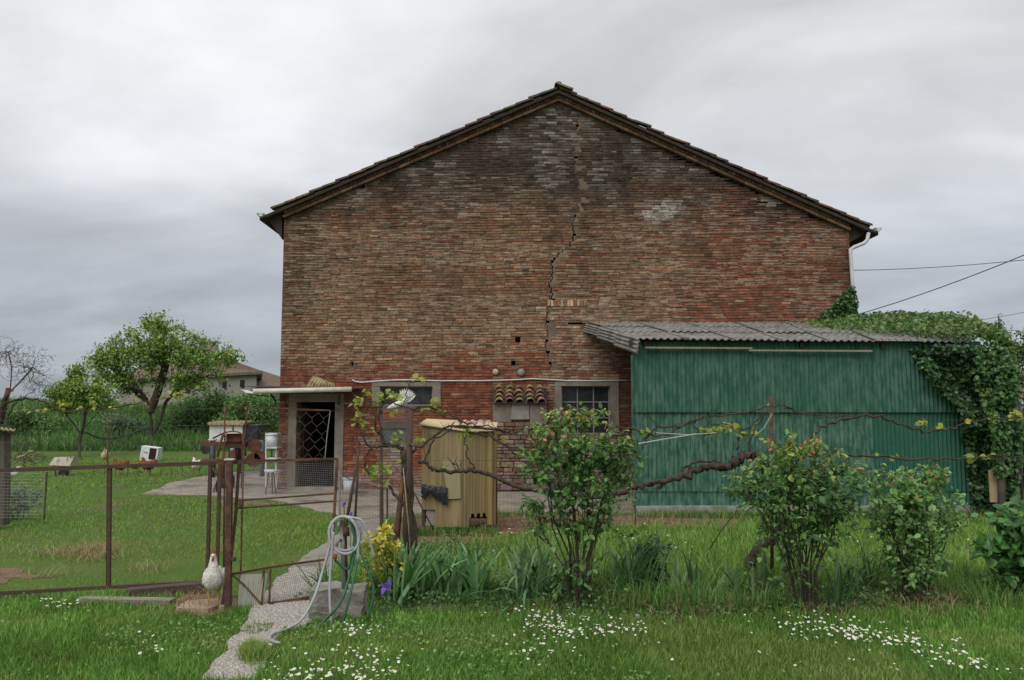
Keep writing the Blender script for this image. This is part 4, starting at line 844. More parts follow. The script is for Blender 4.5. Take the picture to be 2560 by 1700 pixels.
# dandelion clocks
M_fluff = mat('dandelion_fluff', (.62, .6, .56), (.5, .48, .45), rough=.9, trans=.3)
for px, py, Y, lab in ((1234, 1378, 8.7, 'dandelion seed head above the iris clump'), (1594, 1540, 7.0, 'dandelion seed head on the lawn by the daisies'), (2112, 1410, 8.3, 'dandelion seed head between the two right rose bushes')):
    c = at(px, py, Y); t = thing('dandelion_clock', lab, 'dandelion', Vector((c.x, c.y, 0)), 'dandelion seed heads'); b = MB(); b.tube([Vector((c.x, c.y, 0)), c], .003, 4); b.build('stalk', M_stalk, t); b = MB()
    for _ in range(90):
        d = Vector((rnd.gauss(0, 1), rnd.gauss(0, 1), rnd.gauss(0, 1))).normalized(); o = d.orthogonal().normalized(); e = c + d * .018; b.add([c, e + o * .004, e - o * .004, e + d.cross(o) * .004, e - d.cross(o) * .004], [(0, 1, 2), (0, 3, 4), (1, 3, 2, 4)])
    b.build('seed_head', M_fluff, t)

# ------------------------------------------------------------------ grape vines on wires
YV = 9.3
def vine_branch(b, pts, r0, r1, Y=YV, wob_=.012, k=5):
    P_ = cr([at(px, py, Y + (dy[0] if dy else 0)) for px, py, *dy in pts], k); n = len(P_); P_ = [p + Vector((rnd.gauss(0, wob_), rnd.gauss(0, wob_), rnd.gauss(0, wob_))) * (0 if i in (0, n - 1) else 1) for i, p in enumerate(P_)]
    b.tube(P_, [r0 + (r1 - r0) * i / (n - 1) for i in range(n)], 6, jit=.18); return P_
def vine_leaves(parent, spots, Y=YV, s=(.045, .085), col=((.3, .36, .04), (.22, .3, .04), (.38, .36, .05), (.16, .24, .04))):
    for (px, py, m, sp) in spots:
        for _ in range(m):
            c = at(px + rnd.gauss(0, sp), py + rnd.gauss(0, sp * .7), Y + rnd.uniform(-.06, .06)); d = Vector((rnd.gauss(0, 1), rnd.gauss(0, .6), rnd.gauss(-.1, .6))).normalized(); nn = (Vector((rnd.gauss(0, .5), -.5 + rnd.gauss(0, .4), .8))).normalized(); sd_ = nn.cross(d).normalized(); nn = d.cross(sd_); L_ = rnd.uniform(*s)
            Mx = Matrix(((d.x * L_, sd_.x * L_, nn.x * L_, c.x), (d.y * L_, sd_.y * L_, nn.y * L_, c.y), (d.z * L_, sd_.z * L_, nn.z * L_, c.z), (0, 0, 0, 1))); g_ = rnd.uniform(.75, 1.2); inst('leaf', LEAF_ME, parent, Mx, tuple(v * g_ for v in rnd.choice(col)))
def twigs(b, P_, n, ln, r, Y=YV):
    for _ in range(n):
        p = rnd.choice(P_); d = Vector((rnd.gauss(0, .7), rnd.gauss(0, .3), rnd.uniform(.2, 1))).normalized() * rnd.uniform(.3, 1) * ln; b.tube([p, p + d * .55 + Vector((rnd.gauss(0, .01), 0, 0)), p + d], [r, r * .8, r * .5], 4)
v1 = thing('grape_vine', 'gnarled grape vine on posts in front of the left window, few yellow leaves', 'vine', at(1015, 1429, YV), 'grape vines trained along the wires')
b = MB(); A = []
vine_branch(b, [(1032, 1432), (1030, 1350), (1022, 1250), (1014, 1180), (1010, 1130)], .045, .035); vine_branch(b, [(1050, 1432), (1038, 1330), (1030, 1240), (1024, 1160)], .022, .018); vine_branch(b, [(1015, 1270), (985, 1235), (975, 1210)], .02, .012)
A += vine_branch(b, [(1012, 1140), (995, 1115), (960, 1112), (930, 1118), (905, 1095), (893, 1060)], .026, .008); A += vine_branch(b, [(930, 1118), (915, 1135), (911, 1160), (920, 1185)], .014, .006)
A += vine_branch(b, [(960, 1112), (945, 1080), (935, 1040), (925, 1010), (915, 990)], .016, .006); A += vine_branch(b, [(1000, 1115), (960, 1105), (950, 1070), (948, 1030), (960, 1010)], .012, .006)
A += vine_branch(b, [(1024, 1020), (985, 1010), (940, 1003), (910, 1010), (895, 1035)], .009, .005); A += vine_branch(b, [(893, 1120), (894, 1060), (898, 1000), (912, 975), (913, 955)], .006, .003)
A += vine_branch(b, [(1010, 1010), (1015, 980), (1030, 955), (1050, 950)], .006, .003)
A += vine_branch(b, [(1025, 1022), (1080, 1020), (1120, 1035), (1160, 1055), (1220, 1068), (1280, 1085)], .012, .007); A += vine_branch(b, [(1028, 1030), (1075, 1028), (1120, 1045), (1170, 1060)], .009, .005)
A += vine_branch(b, [(1030, 1130), (1060, 1110), (1100, 1080), (1140, 1064), (1200, 1070), (1260, 1078), (1310, 1080)], .017, .01); A += vine_branch(b, [(1060, 1155), (1072, 1125), (1090, 1095), (1130, 1068)], .012, .008)
A += vine_branch(b, [(1150, 1066), (1200, 1085), (1240, 1098), (1280, 1125), (1330, 1145), (1400, 1170)], .014, .01)
A += vine_branch(b, [(1045, 1152), (1068, 1158), (1082, 1172), (1110, 1180), (1150, 1178), (1195, 1176), (1240, 1192), (1290, 1214), (1350, 1228), (1420, 1240), (1490, 1240), (1560, 1232)], .02, .028)
A += vine_branch(b, [(1186, 1172), (1170, 1145), (1164, 1110), (1158, 1095)], .012, .006); A += vine_branch(b, [(1150, 1178), (1136, 1160), (1118, 1143)], .011, .005); A += vine_branch(b, [(1140, 1172), (1136, 1160), (1140, 1150)], .007, .004)
twigs(b, A, 90, .14, .0035); b.build('wood', M_vine, v1, True)
vine_leaves(v1, [(897, 1005, 14, 8), (900, 1055, 12, 8), (898, 1030, 4, 6), (945, 1000, 7, 5), (975, 990, 14, 10), (995, 995, 6, 6), (915, 985, 5, 5), (1050, 950, 7, 7), (1085, 1012, 8, 6), (1060, 1025, 5, 6), (1106, 1030, 6, 5), (1168, 1080, 11, 7), (1172, 1100, 4, 4), (925, 1180, 8, 8), (945, 1172, 8, 7), (968, 1170, 7, 7), (965, 1205, 7, 9), (985, 1095, 8, 12), (1010, 1110, 6, 9), (1045, 1105, 8, 9), (930, 1075, 4, 6), (990, 1030, 5, 6), (1000, 1150, 8, 10), (1255, 1098, 3, 4), (1090, 1170, 3, 5)])
# wires and stakes of the trellis
M_rust = mat('rusty_iron', (.105, .05, .035), (.06, .036, .028), scale=14, rough=.85, bump=.4, bscale=60, c3=(.17, .075, .04), s3=9)
M_stake = mat('old_stake', (.11, .075, .055), (.07, .05, .038), scale=10, stretch=(1, 1, .2), rough=.9, bump=.4)
M_wirel = mat('galvanised_wire', (.34, .34, .33), (.25, .25, .24), rough=.5, metal=.5)
def stake(name, label, pts, w, m, cat='post', Y=YV, grp=None):
    b = MB(); P_ = [at(px, py, Y) for px, py in pts]; b.tube(P_, w, 7, jit=.06); o = b.build(name, m, None, True); tag(o, label, cat, grp); return o
stake('wooden_post', 'dark wooden post of the left grape vine', [(1012, 1432), (1020, 1200), (1026, 1025)], [.05, .045, .035], M_stake)
stake('leaning_stake', 'reddish brown leaning stake at the left vine foot', [(982, 1432), (994, 1310), (1010, 1170)], [.05, .04, .022], M_rust)
stake('leaning_stake', 'brown stake leaning right beside the left house door', [(862, 1330), (879, 1230), (899, 1122)], [.022, .02, .01], M_stake, Y=9.8)
stake('thin_stake', 'thin dark stake next to the brown leaning stake', [(886, 1330), (892, 1220), (895, 1115)], [.016, .015, .012], M_stake, Y=9.9)
stake('thin_cane', 'pale thin cane crossing the left vine trunk', [(1028, 1420), (1020, 1300), (1008, 1170)], .006, M_corr, Y=YV - .1)
stake('thin_rod', 'thin rod leaning against the left vine from the right', [(1085, 1325), (1060, 1280), (1030, 1220)], .008, M_rust, Y=YV + .3)
stake('rusty_post', 'rusty vertical iron post in front of the green shed', [(1930, 1460), (1929, 1200), (1928, 992)], .02, M_rust, Y=8.6)
stake('thin_rod', 'thin dark rod leaning into the grass below the shed', [(1772, 1375), (1806, 1322), (1842, 1276)], .008, M_rust, Y=9.8)
YV2 = 8.8
v2 = thing('grape_vine', 'old grape vine with thick twisted arm before the green shed', 'vine', at(1885, 1462, YV2), 'grape vines trained along the wires'); b = MB(); A = []
vine_branch(b, [(1884, 1468), (1880, 1430), (1878, 1392), (1905, 1365), (1940, 1335), (1946, 1295), (1935, 1240), (1925, 1190), (1912, 1150)], .065, .042, YV2, .02); vine_branch(b, [(1920, 1160), (1890, 1135), (1855, 1140), (1830, 1165)], .042, .046, YV2, .02)
vine_branch(b, [(1845, 1150), (1825, 1166), (1795, 1168), (1760, 1172), (1720, 1184), (1680, 1200), (1630, 1208), (1590, 1222), (1545, 1238)], .048, .022, YV2, .018); A += vine_branch(b, [(1700, 1185), (1730, 1160), (1770, 1152), (1800, 1155)], .018, .009, YV2); A += vine_branch(b, [(1640, 1225), (1665, 1205), (1690, 1195)], .02, .012, YV2)
A += vine_branch(b, [(1608, 1120), (1618, 1095), (1645, 1068), (1700, 1062), (1745, 1050), (1790, 1025)], .013, .006, YV2); A += vine_branch(b, [(1540, 1065), (1600, 1078), (1650, 1088), (1700, 1070), (1745, 1045), (1800, 1040), (1880, 1027), (1925, 1016), (1960, 1015), (2000, 1030), (2060, 1045)], .012, .006, YV2)
A += vine_branch(b, [(1842, 1125), (1855, 1085), (1885, 1055), (1912, 1028)], .012, .006, YV2); A += vine_branch(b, [(1872, 1140), (1880, 1090), (1905, 1050), (1918, 1030)], .011, .006, YV2); A += vine_branch(b, [(1960, 1020), (2030, 1036), (2100, 1042), (2160, 1035)], .008, .004, YV2)
A += vine_branch(b, [(1645, 1068), (1632, 1050), (1622, 1038)], .006, .003, YV2); A += vine_branch(b, [(1850, 1070), (1800, 1058), (1750, 1070), (1740, 1095)], .007, .004, YV2); A += vine_branch(b, [(1720, 1052), (1755, 1095), (1782, 1140)], .005, .003, YV2)
A += vine_branch(b, [(2010, 1130), (2030, 1095), (2060, 1065), (2110, 1047), (2180, 1037), (2230, 1052), (2290, 1075), (2330, 1078), (2375, 1072), (2415, 1055), (2470, 1048), (2540, 1046), (2600, 1040)], .017, .007, YV2); A += vine_branch(b, [(1940, 1150), (2020, 1140), (2120, 1140), (2190, 1141), (2270, 1146), (2390, 1147), (2450, 1143), (2520, 1140), (2600, 1148)], .014, .007, YV2)
A += vine_branch(b, [(2470, 1142), (2530, 1152), (2600, 1155)], .006, .004, YV2); twigs(b, A, 80, .1, .003); b.build('wood', M_vine, v2, True)
vine_leaves(v2, [(1785, 1075, 14, 8), (1815, 1070, 10, 9), (1835, 1070, 14, 9), (1770, 1080, 8, 8), (1862, 1092, 8, 8), (1615, 1078, 7, 7), (2308, 1058, 9, 7), (2350, 1065, 5, 6), (2480, 1043, 7, 6), (2540, 1040, 16, 10), (2425, 1142, 6, 5), (2475, 1140, 5, 5), (2195, 1135, 2, 3), (2240, 1142, 2, 3), (1925, 1010, 3, 6), (1895, 1080, 5, 8), (2415, 1052, 3, 4)], YV2)
# dead twig and brown old leaves at the knuckle of the vine
b = MB()
for (pts, yy, lab) in (([(500, 1024), (1030, 1029), (1420, 1070), (1960, 1030), (2420, 1052), (2620, 1042)], YV2 - .03, 'upper trellis wire carrying the grape vines'), ([(1040, 1152), (1600, 1150), (2000, 1142), (2620, 1150)], YV2 - .03, 'lower trellis wire carrying the grape vines')):
    b = MB(); b.tube([at(px, py, yy) for px, py in pts], .0018, 4); tag(b.build('trellis_wire', M_rust), lab, 'wire')
b = MB(); b.tube([at(1575, 1113, 8.7), at(1660, 1098, 8.7), at(1740, 1085, 8.7)], .006, 5); b.tube([at(1930, 1035, 8.55), at(1910, 1070, 8.6), at(1888, 1090, 8.7)], .005, 5); b.tube([at(1640, 1082, 8.7), at(1720, 1087, 8.7), at(1790, 1082, 8.7)], .004, 5)
tag(b.build('white_twine', mat('white_twine', (.5, .5, .46), (.4, .4, .36))), 'white twine tied between the vine canes before the shed', 'twine')
v3 = thing('grape_vine', 'long vine cane with yellow shoots crossing the chicken yard sky line', 'vine', at(28, 1445, 9.0), 'grape vines trained along the wires'); b = MB(); A = []
vine_branch(b, [(-20, 1450), (-14, 1250), (-6, 1080), (0, 1030), (20, 985)], .04, .025, 9.0); A += vine_branch(b, [(5, 1010), (40, 1000), (80, 998), (115, 1006), (140, 1022), (165, 1027), (230, 1024), (290, 1018), (340, 1008), (400, 998), (450, 988), (500, 972), (530, 962)], .014, .003, 9.0, .006)
A += vine_branch(b, [(20, 1040), (45, 1005), (70, 985), (90, 975)], .008, .003, 9.0); twigs(b, A, 14, .07, .0025); b.build('wood', M_vine, v3, True)
vine_leaves(v3, [(95, 1025, 8, 10), (170, 1018, 6, 8), (155, 1014, 5, 8), (235, 1012, 10, 7), (198, 1020, 4, 5), (285, 1015, 4, 6), (300, 1008, 4, 5), (335, 1003, 6, 6), (375, 1010, 3, 3), (400, 1000, 6, 8), (430, 988, 9, 9), (450, 980, 9, 8), (460, 990, 4, 6), (60, 1020, 6, 10), (40, 980, 4, 8), (495, 975, 3, 4)], 9.0, (.03, .055), ((.42, .38, .05), (.34, .34, .05), (.25, .3, .05)))
stake('rusty_post', 'rusty leaning post at the left photo edge', [(2, 1060), (10, 1020), (22, 970)], .03, M_rust, Y=9.2)

# ------------------------------------------------------------------ ivy over the shed and up the house corner
IV = [(.055, .13, .035), (.09, .2, .05), (.035, .085, .028), (.15, .24, .06)]
def ivy_leaves(poly, Y0, Y1, n, relief, seed, L=(.05, .1), wts=(3, 2.4, 2.4, .8)):
    xs = [p[0] for p in poly]; ys = [p[1] for p in poly]; Q = []
    while len(Q) < n:
        X_ = rng.uniform(min(xs), max(xs), n); Y_ = rng.uniform(min(ys), max(ys), n); k = pip(poly, X_, Y_); Q += list(zip(X_[k], Y_[k]))
    Q = Q[:n]; P = np.array([tuple(at(px, py, Y0 + (Y1 - Y0) * rnd.random())) for px, py in Q]); b_ = np.array([vnoise(p[0], p[2], 2.0, seed) for p in P]); P[:, 1] -= relief * (b_ + .3) + rng.random(n) * .1
    D = unit(rng.normal(size=(n, 3)) * .7 + np.array([0, -.25, -.7])); N_ = unit(rng.normal(size=(n, 3)) * .5 + np.array([0, -.8, .5])); l_ = rng.uniform(*L, n); C = pal(n, IV, wts, .25) * (1 + .35 * b_[:, None]); return P, D, N_, l_, C
ivy = thing('ivy', 'thick ivy covering the right end and roof of the green shed', 'ivy', at(2440, 1290, YS))
parts = [ivy_leaves([(2278, 872), (2300, 940), (2365, 1000), (2395, 1060), (2408, 1120), (2425, 1210), (2425, 1290), (2500, 1290), (2520, 1180), (2528, 1050), (2520, 950), (2505, 880), (2430, 866), (2330, 862)], YS - .15, YS - .05, 7500, .28, 3.0, wts=(2.4, .7, 4, .1)),  # front leaves weighted to dark greens, painting in the eave's shade
         ivy_leaves([(2425, 870), (2440, 1000), (2470, 1120), (2475, 1190), (2515, 1180), (2522, 1050), (2526, 960), (2508, 880), (2480, 850)], YS - .45, YS - .2, 2200, .25, 5.0, wts=(3, 2.4, 1, .8))]
# over the roof: leaves at true roof depth
n = 22000; S = rng.uniform(.0, 1.25, n); T = rng.uniform(0, 1.02, n); kk = S > .58 + .34 * T ** 1.4 + .05 * rng.normal(size=n); S, T = S[kk], T[kk]; n = len(S)
P = np.array([tuple(roof_pt(min(s, 1.12), t) + Vector((max(0, s - 1.12) * .6, 0, 0))) for s, t in zip(S, T)]); hb = np.array([vnoise(p[0], p[1], 1.1, 6.) for p in P]); edge = np.clip((S - .62) / .2, 0, 1) * np.clip((1.25 - S) / .2, .15, 1); P[:, 2] += (.05 + .34 * edge * (.7 + .6 * hb)) * rng.random(n) ** .5 - np.clip(S - 1.08, 0, 1) * 1.2
D = unit(rng.normal(size=(n, 3)) + np.array([0, -.4, -.2])); N_ = unit(rng.normal(size=(n, 3)) * .5 + np.array([0, -.45, 1.])); parts.append((P, D, N_, rng.uniform(.05, .1, n), pal(n, [(.09, .18, .04), (.14, .23, .05), (.2, .25, .065), (.055, .12, .03)], [3, 2.4, 1, 1.5], .25) * (1 + .3 * hb[:, None])))
P, D, N_, l_, C = (np.concatenate([q[i] for q in parts]) for i in range(5)); foliage('foliage', ivy, P, D, N_, l_, l_ * .8, C)
b = MB()
for _ in range(26): px = rnd.uniform(2430, 2510); p = at(px, rnd.uniform(1060, 1290), YS - .06); b.tube([p, p + Vector((rnd.uniform(-.1, .1), -.02, .5)), p + Vector((rnd.uniform(-.2, .2), -.02, 1.0))], .007, 4)
b.build('stems', M_barkd, ivy)
ivy2 = thing('ivy', 'ivy patch climbing the right corner of the brick house', 'ivy', at(2100, 815, YW)); P, D, N_, l_, C = ivy_leaves([(2040, 815), (2052, 790), (2078, 765), (2092, 745), (2112, 728), (2126, 716), (2134, 730), (2138, 770), (2137, 830), (2060, 830)], YW - .12, YW - .02, 2200, .1, 9., (.06, .1), (3, 3, 1.5, .5)); foliage('foliage', ivy2, P, D, N_, l_, l_ * .8, C)
b = MB(); [b.tube([at(2090 + i * 9, 835, YW - .03), at(2100 + i * 6, 780, YW - .03), at(2110 + i * 4, 740, YW - .03)], .012, 4) for i in range(4)]; b.build('stems', M_barkd, ivy2)
# right side: pale cut branches, boards and posts under the ivy, young trees
stake('cut_branch', 'pale cut branch leaning out of the ivy at the right edge', [(2482, 922), (2520, 957), (2580, 992)], [.02, .025, .03], M_corr, 'branch', 13.6)
stake('cut_branch', 'second pale branch below the first at the right edge', [(2510, 950), (2550, 990), (2590, 1005)], [.012, .015, .018], M_corr, 'branch', 13.5)
b = MB(); b.box(at(2488, 1215, 13.6), (.2, .03, .55)); tag(b.build('cream_board', mat('cream_board', (.42, .33, .2), (.34, .26, .16), scale=6)), 'cream board standing under the ivy at the shed corner', 'board')
stake('grey_post', 'grey weathered post beside the cream board under the ivy', [(2505, 1290), (2504, 1200), (2502, 1130)], .06, M_board, Y=13.5)
for i, (px, lab) in enumerate(((2530, 'slim dark pole right of the grey post'), (2552, 'slim dark pole nearest the right photo edge'))): stake('slim_pole', lab, [(px + 4, 1290), (px, 1120), (px - 4, 960)], .03, M_bark, Y=15 + i)
# ------------------------------------------------------------------ tiled brick oven niche against the wall
oven = thing('brick_oven', 'small plastered brick lean-to with a clay tile top between the windows', 'oven', (at(1300, 1235, YW).x, YW - .3, 0))
YO = YW - .55
M_stone = mat('rough_stone', objcol=True, vary=.3, scale=10, rough=.95, bump=.6, bscale=40, coord='World', spec=.1)
ox0, ox1 = at(1232, 1100, YO).x, at(1368, 1100, YO).x; oz1 = at(0, 1008, YO).z; ozm = at(0, 1058, YO).z
b = MB(); b.box(((ox0 + ox1) / 2, (YO + YW) / 2 + .02, oz1 / 2), (ox1 - ox0 - .03, YW - YO - .05, oz1), None, None, .004); b.build('core', M_mortar, oven)
b = MB()
for i, (a, e, zz0, zz1) in enumerate(((ox0, ox0 + .42, ozm + .02, oz1), (ox0 + .425, ox0 + .83, ozm + .1, oz1), (ox0 + .835, ox1, ozm, oz1))):
    b = MB(); b.box(((a + e) / 2, YO - .005 - .008 * i, (zz0 + zz1) / 2), (e - a - .01, .04, zz1 - zz0), Matrix.Rotation(rnd.uniform(-.03, .03), 3, 'Y'), None, .02); b.build('plaster_slab', [M_plaster, mat('pale_plaster', (.32, .295, .26), (.25, .225, .195), scale=6, bump=.3), M_plaster][i], oven)
z = .05
stone_me = [brick_shape(40 + s)[0] for s in range(6)]
for me in stone_me: me.materials[0] = M_stone
while z < ozm:
    h = rnd.choice((.07, .075, .12, .14, .1)); h = min(h, ozm - z + .02); x = ox0
    while x < ox1 - .03:
        L_ = min(rnd.uniform(.16, .3), ox1 - x); c = tuple(v * rnd.uniform(.75, 1.15) for v in rnd.choice(((.23, .18, .135), (.21, .12, .08), (.19, .1, .066), (.26, .215, .165), (.2, .15, .11), (.16, .105, .075))))
        inst('stone', rnd.choice(stone_me), oven, Matrix.Translation((x + L_ / 2, YO, z + h / 2)) @ Matrix.Rotation(rnd.uniform(-.03, .03), 4, 'Y') @ Matrix.Diagonal((L_ - .014, .06 + rnd.uniform(0, .02), h - .014, 1)), c); x += L_
    z += h
b = MB(); b.box(((ox0 + ox1) / 2, YO - .04, oz1 + .012), (ox1 - ox0 + .02, .2, .03), None, None, .006); b.build('ledge', M_board, oven)
ort = MB(); ort.add([(ox0, YO - .04, oz1 + .03), (ox1, YO - .04, oz1 + .03), (ox1, YW - .03, oz1 + .36), (ox0, YW - .03, oz1 + .36), (ox0, YW - .03, oz1), (ox1, YW - .03, oz1)], [(0, 1, 2, 3), (0, 3, 4), (1, 5, 2)]); otop = ort.build('tile_roof', M_slab, oven)
T2 = [tile_shape(s + 20, .105, .07, .26) for s in range(3)]
for i in range(5):
    for k in range(4):
        x = ox0 + .14 + i * .235 + rnd.uniform(-.015, .015); p = Vector((x, YW - .06 - k * .155 + rnd.uniform(-.02, .02), oz1 + .37 - k * .095 + .02))
        inst('tile', rnd.choice(T2), otop, Matrix.Translation(p) @ Matrix.Rotation(-PI / 2 + rnd.uniform(-.08, .08), 4, 'Z') @ Matrix.Rotation(.36 + rnd.uniform(-.05, .05), 4, 'Y'), tuple(v * rnd.uniform(.7, 1.1) for v in rnd.choice(((.25, .16, .1), (.27, .18, .115), (.22, .14, .09), (.28, .2, .135)))))
X = rng.uniform(ox0 + .1, ox1 - .1, 260); n = len(X); D = unit(rng.normal(size=(n, 3)) * .4 + np.array([0, -.3, 1])); P = np.c_[X, rng.uniform(YO, YW - .1, n), np.zeros(n)]; P[:, 2] = oz1 + .08 + .36 * (P[:, 1] - YO) / (YW - YO)
foliage('dry_grass', oven, P, D, unit(rng.normal(size=(n, 3))), rng.uniform(.08, .22, n), np.full(n, .008), pal(n, [(.4, .24, .12), (.32, .2, .1), (.45, .3, .16)]))

# ------------------------------------------------------------------ yellow plastic cabin
YC = 12.0
cabin = thing('yellow_cabin', 'narrow cabin wrapped in yellowed corrugated plastic sheets, torn at the foot', 'cabin', at(1145, 1335, YC))
def ymat(n, a, c): return mat(n, a, c, scale=2.5, rough=.6, spec=.3, stretch=(7, 7, .5), trans=.12, c3=(.2, .155, .085), s3=1.7, lo3=.42, hi3=.72, detail=6)
M_y = [ymat('yellow_fibreglass', (.4, .305, .155), (.32, .24, .12)), ymat('brown_fibreglass', (.24, .18, .08), (.3, .22, .1)), ymat('orange_fibreglass', (.36, .25, .08), (.4, .28, .1))]
cX0, cX1, cXm, cXe = at(1054, 1200, YC).x, at(1160, 1200, YC).x, at(1222, 1200, YC + .1).x, at(1236, 1200, YC).x
ctop, cbot = at(0, 1062, YC).z, at(0, 1318, YC).z
def wrap(pts, z0, z1f, m, name, pitch=.05, amp=.0035, foot=None):
    """corrugated sheet bent along a ground line"""
    P_ = [Vector((p[0], p[1], 0)) for p in pts]; seg = []; tot = 0
    for a, e in zip(P_, P_[1:]): seg.append((tot, (e - a).length, a, e)); tot += (e - a).length
    n = int(tot / pitch * 6); V = []; nz = 6
    for i in range(n + 1):
        s = tot * i / n
        for (o, L_, a, e) in seg:
            if s <= o + L_ + 1e-6: break
        t = (s - o) / L_; p = a.lerp(e, t); d = (e - a).normalized(); nr = Vector((d.y, -d.x, 0)); w = amp * math.cos(2 * PI * s / pitch); zb = z0 if foot is None else foot(s / tot); zt_ = z1f(s / tot)
        for j in range(nz + 1): V.append(p + nr * w + Vector((0, 0, zb + (zt_ - zb) * j / nz)))
    b = MB(); b.add(V, [(i * (nz + 1) + j, (i + 1) * (nz + 1) + j, (i + 1) * (nz + 1) + j + 1, i * (nz + 1) + j + 1) for i in range(n) for j in range(nz)])
    o = b.build(name, m, cabin, True); solid(o, .004); return o
wrap([(cX0, YC + .02), (cX1 + .02, YC - .02)], cbot, lambda s: ctop - .09 * s, M_y[0], 'front_sheet', foot=lambda s: cbot + (.26 if s < .32 else 0.0))
wrap([(cX1 - .02, YC - .035), (cX1 + .06, YC), (cXm, YC + .12)], cbot, lambda s: ctop - .1 - .02 * s, M_y[1], 'side_sheet', foot=lambda s: cbot + (.0 if s < .25 else .14 + .06 * ((int(s * 9)) % 2)))
wrap([(cXm - .02, YC + .09), (cXe, YC + .13), (cXe + .02, YC + .95)], cbot, lambda s: ctop - .1, M_y[2], 'corner_sheet', foot=lambda s: cbot + .02)
wrap([(cX0 + .01, YC + .95), (cX0, YC + .05)], cbot, lambda s: ctop, M_y[0], 'side_sheet'); wrap([(cXe, YC + .95), (cX0, YC + .95)], cbot, lambda s: ctop, M_y[1], 'back_sheet')
M_mould = mat('speckled_board', (.34, .31, .26), (.24, .22, .18), scale=40, rough=.9, detail=3); b = MB(); b.box(((cX0 + cX0 + .28) / 2 + .06, YC + .06, cbot + .2), (.26, .03, .36)); b.build('lower_board', M_mould, cabin)
for (dx, dy) in ((.03, .06), (cXe - cX0 - .03, .14), (.03, .9), (cXe - cX0 - .03, .9), (.14, .08)): b = MB(); b.beam((cX0 + dx, YC + dy, 0), (cX0 + dx, YC + dy, ctop - .1), .04); b.build('post', M_rust if dx == .14 else M_stake, cabin)
b = MB(); M_cream = mat('cream_roof_sheet', (.58, .48, .3), (.48, .38, .22), scale=4, rough=.7)
V = [(cX0 - .04, YC - .03, ctop + .02), (cX1 + .04, YC - .07, ctop - .08), (cXe + .02, YC + .05, ctop - .075), (cXe + .03, YC + 1.0, ctop + .02), (cX0 - .04, YC + 1.0, ctop + .08)]
b.add(V + [(x, y, z - .02) for x, y, z in V], [(0, 1, 2, 3, 4), (9, 8, 7, 6, 5)] + [(i, i + 5, (i + 1) % 5 + 5, (i + 1) % 5) for i in range(5)]); b.build('roof_sheet', M_cream, cabin)
T3 = [tile_shape(s + 50, .07, .06, .3) for s in range(2)]
for i in range(5): inst('tile', T3[i % 2], cabin, Matrix.Translation((cX1 - .12 + i * .12, YC + .3, ctop + .02)) @ Matrix.Rotation(-PI / 2 + rnd.uniform(-.1, .1), 4, 'Z') @ Matrix.Rotation(.1, 4, 'Y'), tuple(v * rnd.uniform(.8, 1.1) for v in (.5, .34, .28)))
b = MB(); b.beam(at(1170, 1338, YC + .1), at(1228, 1306, YC + .15), .03); b.build('brace', M_stake, cabin)
b = MB(); q_ = [at(px_, py_, YC - .045) for px_, py_ in ((1104, 1150), (1150, 1146), (1152, 1246), (1120, 1248))]; b.add(q_ + [v_ + Vector((0, .006, 0)) for v_ in q_], [(3, 2, 1, 0), (4, 5, 6, 7)] + [(k_, (k_ + 1) % 4, (k_ + 1) % 4 + 4, k_ + 4) for k_ in range(4)]); b.build('patch_sheet', mat('greenish_patch', (.33, .28, .15), (.28, .25, .14), scale=3, stretch=(9, 1, .6), rough=.6), cabin)
M_bag = mat('black_plastic', (.018, .018, .022), (.03, .03, .035), scale=10, rough=.35, spec=.5, bump=.8, bscale=14)
b = MB(); V = []; nx, nz = 14, 5; ol = [(1052, 1212), (1062, 1210), (1080, 1213), (1100, 1214), (1120, 1218)]
for i in range(nx + 1):
    t = i / nx; top = at(1054 + 66 * t, 1211 + 7 * t, YC - .05); dep = .19 + .025 * math.sin(i * .9) + (.09 * ss(9, 12, i)) - .03 * math.exp(-((i - 5) / 2) ** 2)
    for j in range(nz + 1): s = j / nz; V.append(top + Vector((rnd.gauss(0, .006), -.015 * math.sin(PI * s) - .02 - .012 * math.sin(i * 2.1 + s * 3), -dep * s + .012 * math.sin(i * 1.3 + s * 2))))
b.add(V, [(i * (nz + 1) + j, i * (nz + 1) + j + 1, (i + 1) * (nz + 1) + j + 1, (i + 1) * (nz + 1) + j) for i in range(nx) for j in range(nz)]); o = b.build('plastic_bag', M_bag, None, True); solid(o, .004); tag(o, 'black plastic bag draped on the front of the yellow cabin', 'bag')

